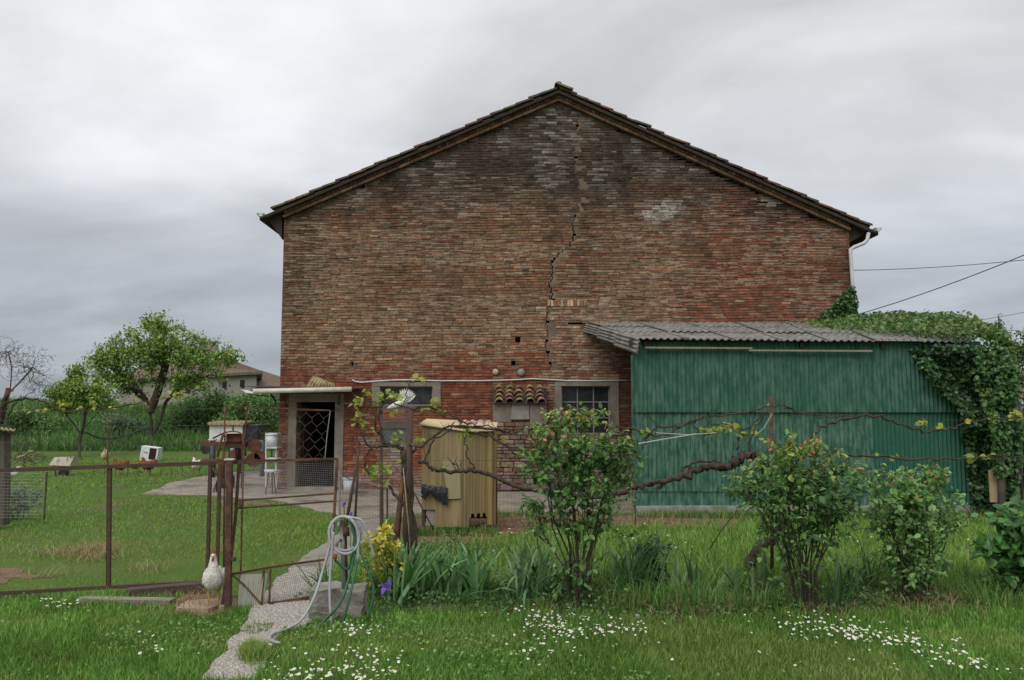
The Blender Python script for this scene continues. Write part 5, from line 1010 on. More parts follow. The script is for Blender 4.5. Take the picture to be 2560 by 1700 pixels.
# ------------------------------------------------------------------ gates and wire fences
def lerpY(px, a, Ya, b_, Yb): return Ya + (Yb - Ya) * (px - a) / (b_ - a)
YG1 = lambda px: lerpY(px, 0, 8.0, 540, 8.35); YG2 = lambda px: lerpY(px, 575, 7.62, 838, 8.0)
def bar(parent, name, pts, w, m, Yf, h=None, angle=False):
    b = MB(); P_ = [at(px, py, Yf(px)) for px, py in pts]
    for a, e in zip(P_, P_[1:]): b.beam(a, e, w, h or w)
    return b.build(name, m, parent)
def netting(parent, name, quad, Yf, m, dx, dz, r, hexa=False):
    """wires between four image-corner points a(topleft) b(topright) c(bottomright) d(bottomleft)"""
    A_, B_, C_, D_ = [at(px, py, Yf(px)) for px, py in quad]; b = MB(); W_, H_ = (B_ - A_).length, (D_ - A_).length
    f = lambda s, t: A_.lerp(B_, s).lerp(D_.lerp(C_, s), t)
    if not hexa:
        nx, nz = int(W_ / dx), int(H_ / dz)
        for i in range(nx + 1): b.tube([f(i / nx, 0), f(i / nx, .5) + Vector((0, rnd.gauss(0, .002), 0)), f(i / nx, 1)], r, 3, cap=False)
        for j in range(nz + 1): b.tube([f(0, j / nz), f(.5, j / nz) + Vector((0, rnd.gauss(0, .002), 0)), f(1, j / nz)], r, 3, cap=False)
    else:
        nx, nz = max(2, int(W_ / dx)), max(2, int(H_ / dz)); g = lambda i, j: f(max(0, min(1, (i + rnd.uniform(-.05, .05)) / nx)), max(0, min(1, j / nz)))
        for j in range(nz):
            o = .5 * (j % 2)
            for i in range(nx + 1):
                c = g(i + o, j + .7); b.tube([g(i + o, j), g(i + o, j + .35)], r, 3, cap=False)
                b.tube([g(i + o, j + .35), g(i + o + .5, j + 1)], r, 3, cap=False); b.tube([g(i + o, j + .35), g(i + o - .5, j + 1)], r, 3, cap=False)
    return b.build(name, m, parent)
M_netd = mat('dull_netting', (.15, .14, .13), (.1, .08, .07), rough=.7, metal=.2); M_netl = mat('grey_netting', (.3, .29, .28), (.2, .19, .18), rough=.6, metal=.3)
M_rustd = mat('dark_rusty_iron', (.06, .042, .032), (.1, .06, .04), scale=12, rough=.85, bump=.4, bscale=50)
g1 = thing('rusty_gate', 'wide rusty iron frame gate closing the chicken yard on the left', 'gate', gr(270, 1478))
bar(g1, 'top_rail', [(-60, 1178), (0, 1176), (540, 1157)], .04, M_rustd, YG1); bar(g1, 'bottom_rail', [(-60, 1486), (0, 1483), (512, 1455)], .035, M_rustd, YG1)
for px, y0, y1 in ((273, 1166, 1470), (524, 1158, 1450), (548, 1160, 1448)): bar(g1, 'upright', [(px + 2, y0), (px - 1 - (px > 500) * 5, y1)], .032, M_rustd, YG1)
b = MB()
for i in range(44): px = rnd.uniform(0, 520); py = 1483 - px * 28 / 512; p = at(px, py, YG1(px)); b.tube([p, p + Vector((rnd.gauss(0, .015), -.02, rnd.uniform(.02, .07)))], .0018, 3)
b.build('broken_netting', M_netl, g1)
netting(g1, 'netting', [(2, 1178), (540, 1160), (520, 1456), (2, 1482)], YG1, M_netd, .16, .12, .0012, True)
post = thing('gate_post', 'rusty square gate post with a pale top by the white rooster', 'post', gr(570, 1527)); b = MB(); a, e = gr(570, 1527), at(574, 1150, 7.57); b.beam(a, e, .054, .05); b.build('shaft', mat('red_rust', (.09, .044, .034), (.06, .032, .027), scale=9, rough=.8, bump=.3, bscale=50, c3=(.16, .07, .045), s3=6), post)
b = MB(); b.box(e + Vector((0, 0, .006)), (.085, .07, .012)); b.build('cap', M_white, post); b = MB(); b.box(at(583, 1398, 7.55), (.05, .03, .04)); b.build('catch', M_rust, post)
g2 = thing('wire_gate', 'open rusty gate with fine square mesh left of the hose', 'gate', gr(700, 1505))
bar(g2, 'upright', [(598, 1152), (588, 1300), (576, 1410), (552, 1528)], .024, M_rustd, YG2); bar(g2, 'upright', [(843, 1148), (835, 1300), (826, 1440)], .024, M_rust, YG2)
bar(g2, 'top_bar', [(598, 1153), (845, 1147)], .022, M_rust, YG2); bar(g2, 'middle_bar', [(590, 1252), (836, 1234)], .016, M_rust, YG2); bar(g2, 'middle_bar', [(590, 1271), (836, 1253)], .016, M_rustd, YG2)
bar(g2, 'lower_bar', [(575, 1436), (690, 1416), (818, 1398)], .02, M_rust, YG2); bar(g2, 'bottom_bar', [(560, 1527), (680, 1511), (790, 1494)], .02, M_rust, YG2); bar(g2, 'bottom_bar', [(668, 1509), (800, 1488)], .016, M_rust, YG2)
bar(g2, 'stay', [(660, 1424), (655, 1511)], .02, M_rust, lambda p: YG2(p) - .03); bar(g2, 'stay', [(676, 1423), (673, 1507)], .016, M_rust, lambda p: YG2(p) - .03); bar(g2, 'diagonal', [(580, 1437), (610, 1462), (654, 1511)], .014, M_rust, lambda p: YG2(p) - .04)
b = MB(); b.box(at(603, 1260, YG2(603) - .02), (.035, .03, .075)); b.box(at(604, 1290, YG2(603) - .02), (.01, .02, .1)); b.build('latch', M_rust, g2); b = MB(); b.box(at(679, 1516, YG2(679) - .03), (.04, .03, .06)); b.build('lower_latch', M_rust, g2)
netting(g2, 'square_mesh', [(600, 1153), (840, 1148), (836, 1234), (590, 1252)], YG2, M_netl, .019, .019, .0011); netting(g2, 'square_mesh', [(576, 1437), (818, 1399), (796, 1492), (562, 1526)], YG2, M_netd, .021, .021, .0011)
ws = MB(); q = [(601, 1437), (669, 1434), (657, 1515), (592, 1520)]; A_, B_, C_, D_ = [at(px, py, YG2(px) - .035) for px, py in q]; n = 60; V = []
for i in range(n + 1):
    s = i / n; w = .005 * math.cos(s * 2 * PI * 11)
    for j in range(5): V.append(A_.lerp(B_, s).lerp(D_.lerp(C_, s), j / 4) + Vector((0, w, 0)))
ws.add(V, [(i * 5 + j, i * 5 + j + 1, (i + 1) * 5 + j + 1, (i + 1) * 5 + j) for i in range(n) for j in range(4)]); o = ws.build('plastic_sheet', mat('pale_plastic', (.56, .56, .47), (.45, .46, .36), scale=5, rough=.6, trans=.2, c3=(.3, .32, .2), s3=4, lo3=.55, hi3=.75), None, True); solid(o, .003); tag(o, 'pale corrugated plastic sheet tied to the foot of the mesh gate', 'sheet')
nt = thing('hexagonal_netting', 'large mesh hexagonal netting raised on rods in front of the dark doorway', 'netting', gr(720, 1505)); YN = lambda px: lerpY(px, 600, 8.0, 838, 8.05)
bar(nt, 'top_rod', [(560, 1014), (620, 1017), (826, 1026)], .012, M_rust, YN); bar(nt, 'side_rod', [(826, 1026), (818, 1085), (812, 1148)], .008, M_netl, YN); bar(nt, 'side_rod', [(619, 1016), (610, 1100), (600, 1500)], .014, M_rust, YN)
netting(nt, 'netting', [(620, 1018), (826, 1027), (812, 1147), (605, 1152)], YN, M_netd, .118, .08, .0014, True)
# thin rods and strands that carry the netting over the wide gate
for px, py, pz, lab in ((270, 1022, 1480, 'thin rusty rod rising above the middle of the wide gate'), (562, 1016, 1500, 'thin rusty rod rising above the gate post')): stake('thin_rod', lab, [(px - 3, pz), (px - 1, 1180), (px, py)], .009, M_rust, Y=YG1(px) + .03)
b = MB()
for (y0, y1, yy) in ((1026, 1020, 8.2), (1066, 1062, 8.2), (1105, 1100, 8.2)): b.tube([at(-60, y0, yy), at(150, y0 + 3, yy), at(300, y0 + 2, yy), at(560, y1, yy)], .0013, 4)
tag(b.build('strand_wires', M_netd), 'three thin wires strung above the wide rusty gate', 'wire')
nl = netting(None, 'hexagonal_netting', [(0, 1032), (560, 1022), (540, 1155), (0, 1175)], lambda p: 8.25, M_netd, .17, .13, .0012, True); tag(nl, 'faint hexagonal netting stretched above the wide rusty gate', 'netting')
# mesh fence right of the gate
YF = lambda px: lerpY(px, 845, 11.0, 1050, 9.5); f1 = thing('mesh_fence', 'sagging square mesh fence between gate and left vine', 'fence', gr(900, 1330))
bar(f1, 'top_rail', [(845, 1180), (852, 1192), (955, 1216), (1055, 1238)], .016, M_netl, YF); 
for px, y0, y1 in ((848, 1182, 1300), (956, 1214, 1345), (968, 1220, 1350)): bar(f1, 'post', [(px, y0), (px + 1, y1 + 12)], .022, M_rust if px > 900 else M_netl, YF)
netting(f1, 'square_mesh', [(848, 1184), (1050, 1237), (1050, 1400), (848, 1310)], YF, M_netd, .04, .03, .0016)
YF2 = lambda px: 12.6; f2 = thing('mesh_fence', 'faint square mesh fence between yellow cabin and green shed', 'fence', gr(1420, 1320)); netting(f2, 'square_mesh', [(1240, 1195), (1590, 1190), (1590, 1312), (1240, 1312)], YF2, M_netd, .06, .06, .0014)
for px in (1242, 1400, 1588): bar(f2, 'post', [(px, 1190), (px, 1314)], .02, M_rust, YF2)
# pen at the left edge
pen = thing('wire_pen', 'small wire pen with a dark post at the left photo edge', 'pen', gr(60, 1310)); bar(pen, 'corner_post', [(6, 1068), (4, 1312)], .17, M_board, lambda p: 12.6); bar(pen, 'thin_post', [(117, 1180), (110, 1300)], .02, M_rustd, lambda p: 12.4)
netting(pen, 'square_mesh', [(-60, 1180), (116, 1184), (110, 1294), (-60, 1294)], lambda p: 12.4, M_netl, .05, .05, .0016)
b = MB(); V = []
for i in range(41):
    for j in range(3): t = i / 40; p = at(-30 + 68 * t, 1066 + 9 * j * .5 + 6 * t, 12.3 + .3 * j); V.append(p + Vector((0, 0, .012 * math.cos(t * 2 * PI * 6))))
b.add(V, [(i * 3 + j, (i + 1) * 3 + j, (i + 1) * 3 + j + 1, i * 3 + j + 1) for i in range(40) for j in range(2)]); o = b.build('roof_sheet', M_corr, pen, True); solid(o, .03)
# row of small stakes in the yard
for i, px in enumerate((232, 262, 290, 318, 346, 374, 400, 428, 455, 484)):
    b = MB(); g = gr(px, 1200 - .02 * px); b.tube([g, g + Vector((rnd.gauss(0, .02), 0, .42))], .008, 4); tag(b.build('fence_stake', M_rustd), ('leftmost', 'second from left', 'third from left', 'fourth from left', 'fifth from left', 'fifth from right', 'fourth from right', 'third from right', 'second from right', 'rightmost')[i] + ' thin stake in the low row across the chicken yard', 'stake', 'low stakes across the chicken yard')

# ------------------------------------------------------------------ timbers and stones by the gate
b = MB(); M_beam = mat('rotten_beam', (.06, .045, .035), (.1, .075, .055), scale=8, stretch=(.3, 1, 1), rough=.95, bump=.6, bscale=30)
b.beam(at(318, 1486, 8.05), at(515, 1468, 8.25), .14, .11); o = b.build('timber_beam', M_beam); tag(o, 'dark rotten beam under the wide gate beside the rooster', 'beam')
b = MB(); b.beam(gr(200, 1500, .03), gr(432, 1505, .03), .12, .055); tag(b.build('plank', mat('grey_plank', (.28, .25, .21), (.18, .155, .125), scale=8, stretch=(.3, 1, 1), rough=.95, bump=.4)), 'grey plank lying in the grass in front of the gate', 'plank')
M_slabst = mat('flat_stone', (.36, .28, .19), (.27, .2, .14), scale=6, rough=.95, bump=.5, bscale=30)
for i, (pl, lab) in enumerate((([(440, 1532), (470, 1512), (540, 1508), (556, 1520), (520, 1534)], 'flat tan stone under the white rooster'), ([(545, 1530), (560, 1510), (592, 1508), (590, 1524)], 'smaller flat stone at the gate post foot'))):
    G_ = wob([gr(*p) for p in pl], .02, .06, 3 + i); n = len(G_); b = MB(); b.add([(p.x, p.y, .045) for p in G_] + [(p.x * 1.0, p.y, 0) for p in G_], [tuple(range(n))] + [(k, k + n, (k + 1) % n + n, (k + 1) % n) for k in range(n)]); tag(b.build('flat_stone', M_slabst), lab, 'stone')

# ------------------------------------------------------------------ hose stand
YH = 7.3
blk = thing('hose_stand', 'water tap on a pipe rising from a rough concrete block', 'tap', gr(850, 1552)); M_rough = mat('rough_concrete', (.3, .285, .25), (.2, .185, .155), scale=7, rough=.95, bump=1.0, bscale=22, c3=(.13, .12, .09), s3=4, lo3=.5, hi3=.66)
import bmesh
bm = bmesh.new(); bmesh.ops.create_cube(bm, size=1); bmesh.ops.subdivide_edges(bm, edges=bm.edges, cuts=5, use_grid_fill=True)
c0 = gr(850, 1540)
for v in bm.verts:
    v.co = Vector((v.co.x * .47, v.co.y * .32, v.co.z * .27 + .13)); n = mnoise.noise_vector(v.co * 7) * .035 + mnoise.noise_vector(v.co * 22) * .01; v.co += n; v.co += Vector((c0.x, YH + .05, 0))
me = bpy.data.meshes.new('concrete_block'); bm.to_mesh(me); bm.free(); me.materials.append(M_rough); o = bpy.data.objects.new('concrete_block', me); COL.objects.link(o); o.parent = blk; o.matrix_parent_inverse = Matrix.Translation(blk.location).inverted()
M_pipe = mat('grey_pipe', (.3, .31, .31), (.22, .23, .23), scale=12, rough=.5, metal=.3); M_brass = mat('dull_brass', (.3, .29, .24), (.2, .19, .16), rough=.45, metal=.6)
b = MB(); b.tube([at(860, 1482, YH), at(857, 1400, YH), at(856, 1320, YH)], .02, 8); b.build('standpipe', M_pipe, blk, True); b = MB(); b.tube([at(866, 1482, YH + .03), at(864, 1380, YH + .03), at(862, 1290, YH + .03)], .016, 6); b.build('stake', M_rust, blk, True)
b = MB(); b.tube(cr([at(857, 1330, YH), at(856, 1310, YH), at(850, 1300, YH - .03), at(846, 1312, YH - .06), at(846, 1325, YH - .06)]), .016, 8); b.build('tap_spout', M_brass, blk, True)
b = MB(); b.tube(cr([at(857, 1352, YH), at(849, 1350, YH - .03), at(843, 1358, YH - .05), at(842, 1375, YH - .05)]), .014, 8); b.build('tap_spout', M_brass, blk, True); b = MB(); b.beam(at(848, 1296, YH - .03), at(866, 1292, YH - .03), .014, .01); b.build('tap_handle', M_brass, blk)
b = MB(); b.tube([at(866, 1340, YH - .02), at(866, 1318, YH - .02)], .03, 8); b.build('coupling', M_rustd, blk, True)
b = MB(); b.tube([at(837, 1386, YH - .06), at(837, 1398, YH - .06)], .02, 8); b.build('hose_connector', mat('orange_plastic', (.6, .13, .05), (.5, .1, .04), rough=.4), blk, True)
M_hose = mat('grey_hose', (.36, .37, .38), (.3, .3, .32), rough=.45, spec=.4); M_hoseg = mat('green_hose', (.02, .1, .055), (.03, .13, .07), rough=.4, spec=.4)
hs = thing('garden_hose', 'coiled grey garden hose hanging on the tap and trailing over the path', 'hose', gr(790, 1580)); b = MB()
def ring(px, py, rx, ry, Y, tilt=0, turns=1.0, a0=0): return [at(px + rx * math.cos(a0 + 2 * PI * k / 20), py + ry * math.sin(a0 + 2 * PI * k / 20 + tilt), Y - .03 * math.sin(2 * PI * k / 20 + 1)) for k in range(int(20 * turns) + 1)]
b.tube(ring(862, 1334, 40, 43, YH - .07, 0, 1.05, 2.2), .013, 8); b.tube(ring(860, 1338, 38, 47, YH - .1, .1, 1.0, 1.0), .013, 8)
b.tube(cr([at(832, 1310, YH - .08), at(826, 1360, YH - .1), at(806, 1430, YH - .16), at(786, 1492, YH - .3), at(757, 1545, YH - .38), gr(722, 1570, .04), gr(685, 1583, .035), gr(673, 1594, .035), gr(680, 1603, .035), gr(700, 1608, .03)]), .013, 8)
b.tube(cr([at(834, 1330, YH - .12), at(830, 1372, YH - .14), at(824, 1475, YH - .22), at(828, 1562, YH - .3)]), .012, 8); b.tube(cr([at(880, 1300, YH - .1), at(894, 1330, YH - .1), at(895, 1404, YH - .12)]), .013, 8); b.tube(cr([at(868, 1292, YH - .06), at(905, 1302, YH - .06), at(922, 1345, YH - .06), at(936, 1395, YH - .06)]), .01, 8)
b.build('grey_tube', M_hose, hs, True)
hg = thing('garden_hose', 'thin green garden hose looped behind the grey one on the tap', 'hose', gr(860, 1560)); b = MB()
b.tube(cr([at(872, 1296, YH - .08), at(888, 1355, YH - .1), at(878, 1422, YH - .14), at(852, 1504, YH - .26), at(812, 1549, YH - .3), gr(790, 1566, .015), gr(770, 1560, .015), gr(762, 1572, .015)]), .012, 8); b.tube(cr([at(893, 1405, YH - .12), at(875, 1490, YH - .24), at(857, 1556, YH - .28)]), .01, 8); b.tube(cr([at(878, 1300, YH - .06), at(900, 1375, YH - .1), at(934, 1475, YH - .16), at(916, 1552, YH - .2)]), .011, 8)
b.tube(cr([at(880, 1298, YH - .03), at(886, 1340, YH - .05), at(872, 1420, YH - .05), at(836, 1400, YH - .04)]), .011, 8); b.build('green_tube', M_hoseg, hg, True)

# ------------------------------------------------------------------ birds
def loft(st, side, n=12):
    """st: (centre, half width, half height); side: lateral axis"""
    b = MB(); V = []; m = len(st); cs = [Vector(s[0]) for s in st]
    for i, (c, rw, rh) in enumerate(st):
        t = (cs[min(i + 1, m - 1)] - cs[max(i - 1, 0)]).normalized(); u = side.cross(t).normalized()
        for k in range(n): a = 2 * PI * k / n; V.append(Vector(c) + side * (rw * math.cos(a)) + u * (rh * math.sin(a)))
    f = [(i * n + k, i * n + (k + 1) % n, (i + 1) * n + (k + 1) % n, (i + 1) * n + k) for i in range(m - 1) for k in range(n)] + [tuple(range(n - 1, -1, -1)), tuple((m - 1) * n + k for k in range(n))]
    b.add(V, f); return b
M_comb = mat('red_comb', (.5, .025, .02), (.38, .02, .02), rough=.6); M_leg = mat('yellow_leg', (.42, .3, .12), (.34, .23, .1), rough=.6); M_beak = mat('beak', (.45, .34, .15), (.4, .3, .12), rough=.5)
def plum(n, a, c): return mat(n, a, c, scale=22, rough=.9, bump=1.0, bscale=60, spec=.15, stretch=(1, 1, .5))
HEN = [(-.235, .315, .01, .03), (-.2, .31, .025, .05), (-.15, .275, .045, .07), (-.09, .235, .075, .09), (-.02, .205, .092, .105), (.06, .2, .09, .105), (.11, .225, .07, .085), (.135, .27, .048, .055), (.14, .315, .035, .038), (.148, .35, .03, .031), (.172, .36, .022, .023), (.196, .355, .009, .01), (.21, .35, .003, .003)]
ROO = [(-.24, .27, .008, .03), (-.2, .27, .025, .045), (-.13, .26, .06, .08), (-.06, .25, .088, .105), (.0, .225, .102, .118), (.045, .235, .1, .112), (.075, .275, .082, .09), (.082, .325, .058, .062), (.08, .375, .043, .045), (.08, .42, .033, .034), (.088, .455, .027, .029), (.108, .468, .02, .02), (.128, .462, .008, .009), (.14, .457, .003, .003)]
def bird(name, label, loc, head, s, m, st=HEN, grp=None, comb=True, cat='hen', legs=True):
    t = thing(name, label, cat, loc, grp); fw = Vector((math.cos(head), math.sin(head), 0)); sd_ = Vector((-math.sin(head), math.cos(head), 0)); L0 = Vector(loc); W_ = lambda x, y, z: L0 + (fw * x + sd_ * y + Vector((0, 0, z))) * s
    o = loft([(W_(x, 0, z), rw * s, rh * s) for x, z, rw, rh in st], sd_, 14).build('body', m, t, True); o.modifiers.new('s', 'SUBSURF').render_levels = 1
    hx, hz = st[-4][0], st[-4][1]
    if comb:
        b = MB(); V = []
        for k, (x, z) in enumerate(((-.035, .012), (-.032, .04), (-.02, .03), (-.008, .055), (.004, .035), (.018, .048), (.026, .02), (.03, .008))): V += [W_(hx + x, -.005, hz + z + .012), W_(hx + x, .005, hz + z + .012)]
        lo_ = [W_(hx - .02, 0, hz + .01), W_(hx + .028, 0, hz + .005)]; n = 8; V2 = V + lo_; b.add(V2, [(2 * k, 2 * k + 2, 2 * k + 3, 2 * k + 1) for k in range(n - 1)] + [tuple([16] + [2 * k for k in range(n)] + [17]), tuple([17] + [2 * k + 1 for k in range(n - 1, -1, -1)] + [16])]); b.build('comb', M_comb, t)
        b = MB(); b.tube([W_(hx + .028, 0, hz - .008), W_(hx + .032, 0, hz - .03), W_(hx + .03, 0, hz - .045)], [.006 * s, .013 * s, .004 * s], 6); b.build('wattle', M_comb, t, True)
    if legs:
        for e in (-1, 1):                                    # folded wings
            k0 = 3; wst = [(W_(st[k][0] - .01, e * st[k][2] * .86, st[k][1] + .012), (.012 if k not in (2, 6) else .004) * s, st[k][3] * (.62 if k not in (2, 6) else .25) * s) for k in (2, 3, 4, 5, 6)]; loft(wst, sd_, 8).build('wing', m, t, True)
    for e in (-1, 1): b = MB(); c = W_(hx + .006, e * .024, hz + .006); b.tube([c - sd_ * (.005 * s), c + sd_ * (.005 * s)], [.006 * s, .004 * s], 8); b.build('eye', M_bag, t)
    if legs:
        by = min(z - rh for x, z, rw, rh in st[3:7])
        for e in (-1, 1):
            b = MB(); y = e * .042; dx = .015 * e; b.tube([W_(-.01, y, by + .07), W_(.0 + dx, y, by), W_(.0 + dx, y, .02), W_(.01 + dx, y, .01)], [.024 * s, .013 * s, .0065 * s, .007 * s], 7)
            for a in (-.5, 0, .5): b.tube([W_(.005 + dx, y, .01), W_(.005 + dx + .055 * math.cos(a), y + .055 * math.sin(a), .004)], [.006 * s, .003 * s], 5)
            b.tube([W_(.005 + dx, y, .01), W_(-.03 + dx, y, .004)], [.005 * s, .003 * s], 5); b.build('leg', M_leg, t, True)
    return t
M_wf = plum('white_feathers', (.76, .74, .68), (.6, .57, .49)); M_bf = plum('brown_feathers', (.28, .085, .035), (.16, .05, .025)); M_of = plum('ginger_feathers', (.36, .14, .05), (.25, .09, .035)); M_cf = plum('cream_feathers', (.62, .5, .3), (.5, .38, .2))
g = gr(533, 1522); r_ = bird('rooster', 'white rooster with red comb standing on the flat stone by the gate post', (g.x, g.y, .04), -1.36, 1.03, M_wf, ROO, None, True, 'rooster')
yard_birds = 'hens grazing in the chicken yard'
for px, py, hd, m, s, lab in ((300, 1188, 2.9, M_bf, .95, 'brown hen with pale neck, leftmost of the brown hens'), (338, 1182, 2.6, M_of, .7, 'small ginger hen between the two larger brown hens'), (370, 1189, 2.8, M_bf, 1.0, 'dark brown hen nearest the white door panel'), (492, 1188, 2.4, M_wf, 1.0, 'white hen walking left beside the rusty machine'), (262, 1160, -1.2, M_cf, 1.0, 'cream hen farther back left of the brown hens'), (26, 1205, .3, M_wf, .8, 'white hen with dark spots behind the wire pen')):
    bird('hen', lab, gr(px, py), hd, s * 1.35, m, HEN, yard_birds, px == 492)
# the white bird perched with raised tail near the left window
pb = at(1000, 1022, 11.6); PERCH = [(-.085, .15, .02, .03), (-.075, .12, .035, .045), (-.02, .075, .055, .05), (.04, .055, .058, .052), (.1, .035, .045, .042), (.14, .018, .03, .03), (.175, .0, .022, .022), (.2, -.012, .01, .01), (.212, -.02, .003, .003)]
bird('white_bird', 'white bird with raised fan tail perched on the hutch before the left window', pb, PI - .2, 1.05, M_wf, PERCH, None, False, 'bird', False)
pbo = [o_ for o_ in bpy.data.objects if o_.name.startswith('white_bird')][0]
for k_ in range(9):                                         # the fanned tail, feather by feather
    an_ = math.radians(112 - k_ * 9.5); d_ = Vector((math.cos(an_), -.06 + .02 * (k_ % 2), math.sin(an_))).normalized(); n_ = Vector((0, -1, .1)); s_ = n_.cross(d_).normalized(); n_ = d_.cross(s_); c_ = pb + Vector((.075, -.02, .09)); L_ = .22 - .004 * abs(k_ - 3); Wd_ = .06
    inst('tail_feather', LEAF_ME, pbo, Matrix(((d_.x * L_, s_.x * Wd_, n_.x * Wd_, c_.x), (d_.y * L_, s_.y * Wd_, n_.y * Wd_, c_.y + .003 * k_), (d_.z * L_, s_.z * Wd_, n_.z * Wd_, c_.z), (0, 0, 0, 1))), (.76, .74, .68))
# ------------------------------------------------------------------ hutch under it
M_hut = mat('blue_grey_board', (.075, .09, .105), (.12, .12, .12), scale=6, rough=.9, bump=.3); YHu = 11.6
hut = thing('wire_hutch', 'grey wire fronted hutch below the perched white bird', 'hutch', gr(990, 1345)); p0, p1 = at(950, 1045, YHu), at(1030, 1160, YHu)
def bx(name, x0, y0, x1, y1, Y, d, m, parent): a, e = at(x0, y0, Y), at(x1, y1, Y); b = MB(); b.box(((a.x + e.x) / 2, Y + d / 2, (a.z + e.z) / 2), (abs(e.x - a.x), d, abs(a.z - e.z)), None, None, .004); return b.build(name, m, parent)
bx('box', 952, 1072, 1018, 1112, YHu + .03, .5, M_hut, hut); bx('front_board', 952, 1052, 1020, 1070, YHu, .03, M_board, hut); bx('top_board', 946, 1021, 1036, 1026, YHu - .05, .6, M_board, hut)
netting(hut, 'wire_front', [(952, 1024), (1022, 1024), (1022, 1054), (952, 1054)], lambda p: YHu - .01, M_netl, .02, .02, .0012)
for px in (953, 1028): bar(hut, 'leg', [(px, 1026), (px, 1345)], .04, M_stake, lambda p: YHu + .04)
b = MB(); b.tube([at(962, 1031, YHu - .08), at(976, 1031, YHu - .08)], .022, 10); o = b.build('comb_stub', M_comb, None, True); tag(o, 'small red tin standing for the comb of the white bird', 'stub')  # red stub made for the comb of the pecking bird
# white tub by the wall, boards
tub = thing('white_tub', 'white plastic tub standing at the wall right of the door', 'tub', gr(874, 1238)); a = at(874, 1200, 17.4); b = MB(); z0 = .02; b.tube([(a.x, 17.4, z0), (a.x, 17.4, .34)], [.13, .15], 14); b.build('body', mat('tub_plastic', (.5, .53, .56), (.42, .44, .47), rough=.5), tub, True); b = MB(); b.tube([(a.x, 17.4, .34), (a.x, 17.4, .36)], [.16, .16], 14); b.build('rim', M_white, tub, True)
# ------------------------------------------------------------------ grassy dike behind the yard
M_bank = mat('bank_earth', (.06, .13, .03), (.09, .15, .035), scale=.8, rough=.95, bump=.5, bscale=8, coord='World', spec=.1)
b = MB(); V = []; nx, ny = 70, 14
def bank_z(x, y):
    s = ss(36.5, 47, y + .8 * math.sin(x * .21)); return -.05 + s * (2.05 + .35 * math.sin(x * .13 + 1) + .5 * ss(-22, -12, x)) + .12 * vnoise(x, y, .5, 3)
for i in range(nx + 1):
    for j in range(ny + 1): x = -75 + 75 * i / nx; y = 35 + 30 * (j / ny); V.append((x, y, bank_z(x, y)))
b.add(V, [(i * (ny + 1) + j, (i + 1) * (ny + 1) + j, (i + 1) * (ny + 1) + j + 1, i * (ny + 1) + j + 1) for i in range(nx) for j in range(ny)]); tag(b.build('grass_bank', M_bank, None, True, (0, 0, 0)), kind='structure')
X, Y = field(-45, -6, 34.5, 50, 60000); k = (X > -.75 * Y - 3) & (X < -.24 * Y); X, Y = X[k], Y[k]; n = len(X); Z = np.array([bank_z(x, y) for x, y in zip(X, Y)]); nn = npn(X, Y, .35, 17.)
P = np.c_[X, Y, np.maximum(Z, 0)]; D = unit(rng.normal(size=(n, 3)) * .35 + np.array([.1, -.2, 1])); H = (.34 + .3 * nn) * rng.uniform(.5, 1.7, n); C = pal(n, [(.08, .19, .04), (.12, .25, .06), (.17, .27, .11), (.06, .14, .04)], [3, 3, 1.5, 1.5]) * (1 + .5 * nn[:, None])
o = None; V, Fq = leaf_geo(P, D, unit(rng.normal(size=(n, 3))), np.maximum(H, .1), rng.uniform(.03, .07, n)); tag(np_mesh('bank_grass', V, Fq, np.repeat(C, 6, axis=0), M_leaf), 'tall green grass covering the dike behind the yard', 'grass', kind='stuff')
# ------------------------------------------------------------------ trees
def tree(name, label, base, trunk, crown, nt, nleaf, seed, cols, L=(.08, .16), rt=.008, grp=None, m=None, hang=.1, power=.47, clus=.12, cat='tree', kk=.55):
    """trunk: list of forks (each a list of points); crown: list of (centre, radii, share)"""
    t = thing(name, label, cat, base, grp); T = np.concatenate([in_ell(int(nt * sh), c, r, kk) for c, r, sh in crown]); pos, dirs, paths, cnt = grow(trunk, T, seed, -.02); wood('trunk', t, pos, paths, cnt, rt, m or M_barkd, power, .3, 6)
    if nleaf:
        per = max(1, nleaf // len(T)); Ps = []
        for pa in paths[len(trunk):]:
            q = pos[pa]
            for _ in range(per): s = rnd.random() ** .5 * (len(pa) - 1); i = min(int(s), len(pa) - 2); Ps.append(q[i] + (q[i + 1] - q[i]) * (s - i))
        P = np.array(Ps) + rng.normal(0, clus, (len(Ps), 3)); n = len(P); l_ = rng.uniform(*L, n); foliage('crown', t, P, rand_dirs(n, -hang), unit(rng.normal(size=(n, 3)) * .7 + np.array([0, -.1, 1])), l_, l_ * rng.uniform(.5, .8, n), pal(n, cols, None, .28))
    return t
TG = [(.19, .33, .055), (.27, .42, .08), (.13, .24, .045), (.36, .46, .11)]
Yt = 37.5; p = lambda px, py, dy=0: tuple(at(px, py, Yt + dy)); sc = Yt / F
tr1 = [[(*p(383, 1116)[:2], 0), p(380, 1085), p(378, 1050), p(372, 1010), p(350, 975, -.5)], [p(385, 1085), p(400, 1050), p(415, 1005, .5), p(440, 975, .8)], [p(375, 1030), p(395, 980), p(412, 920, .3), p(420, 870)], [p(365, 1000), p(325, 965, .4), p(290, 925), p(255, 905)]]
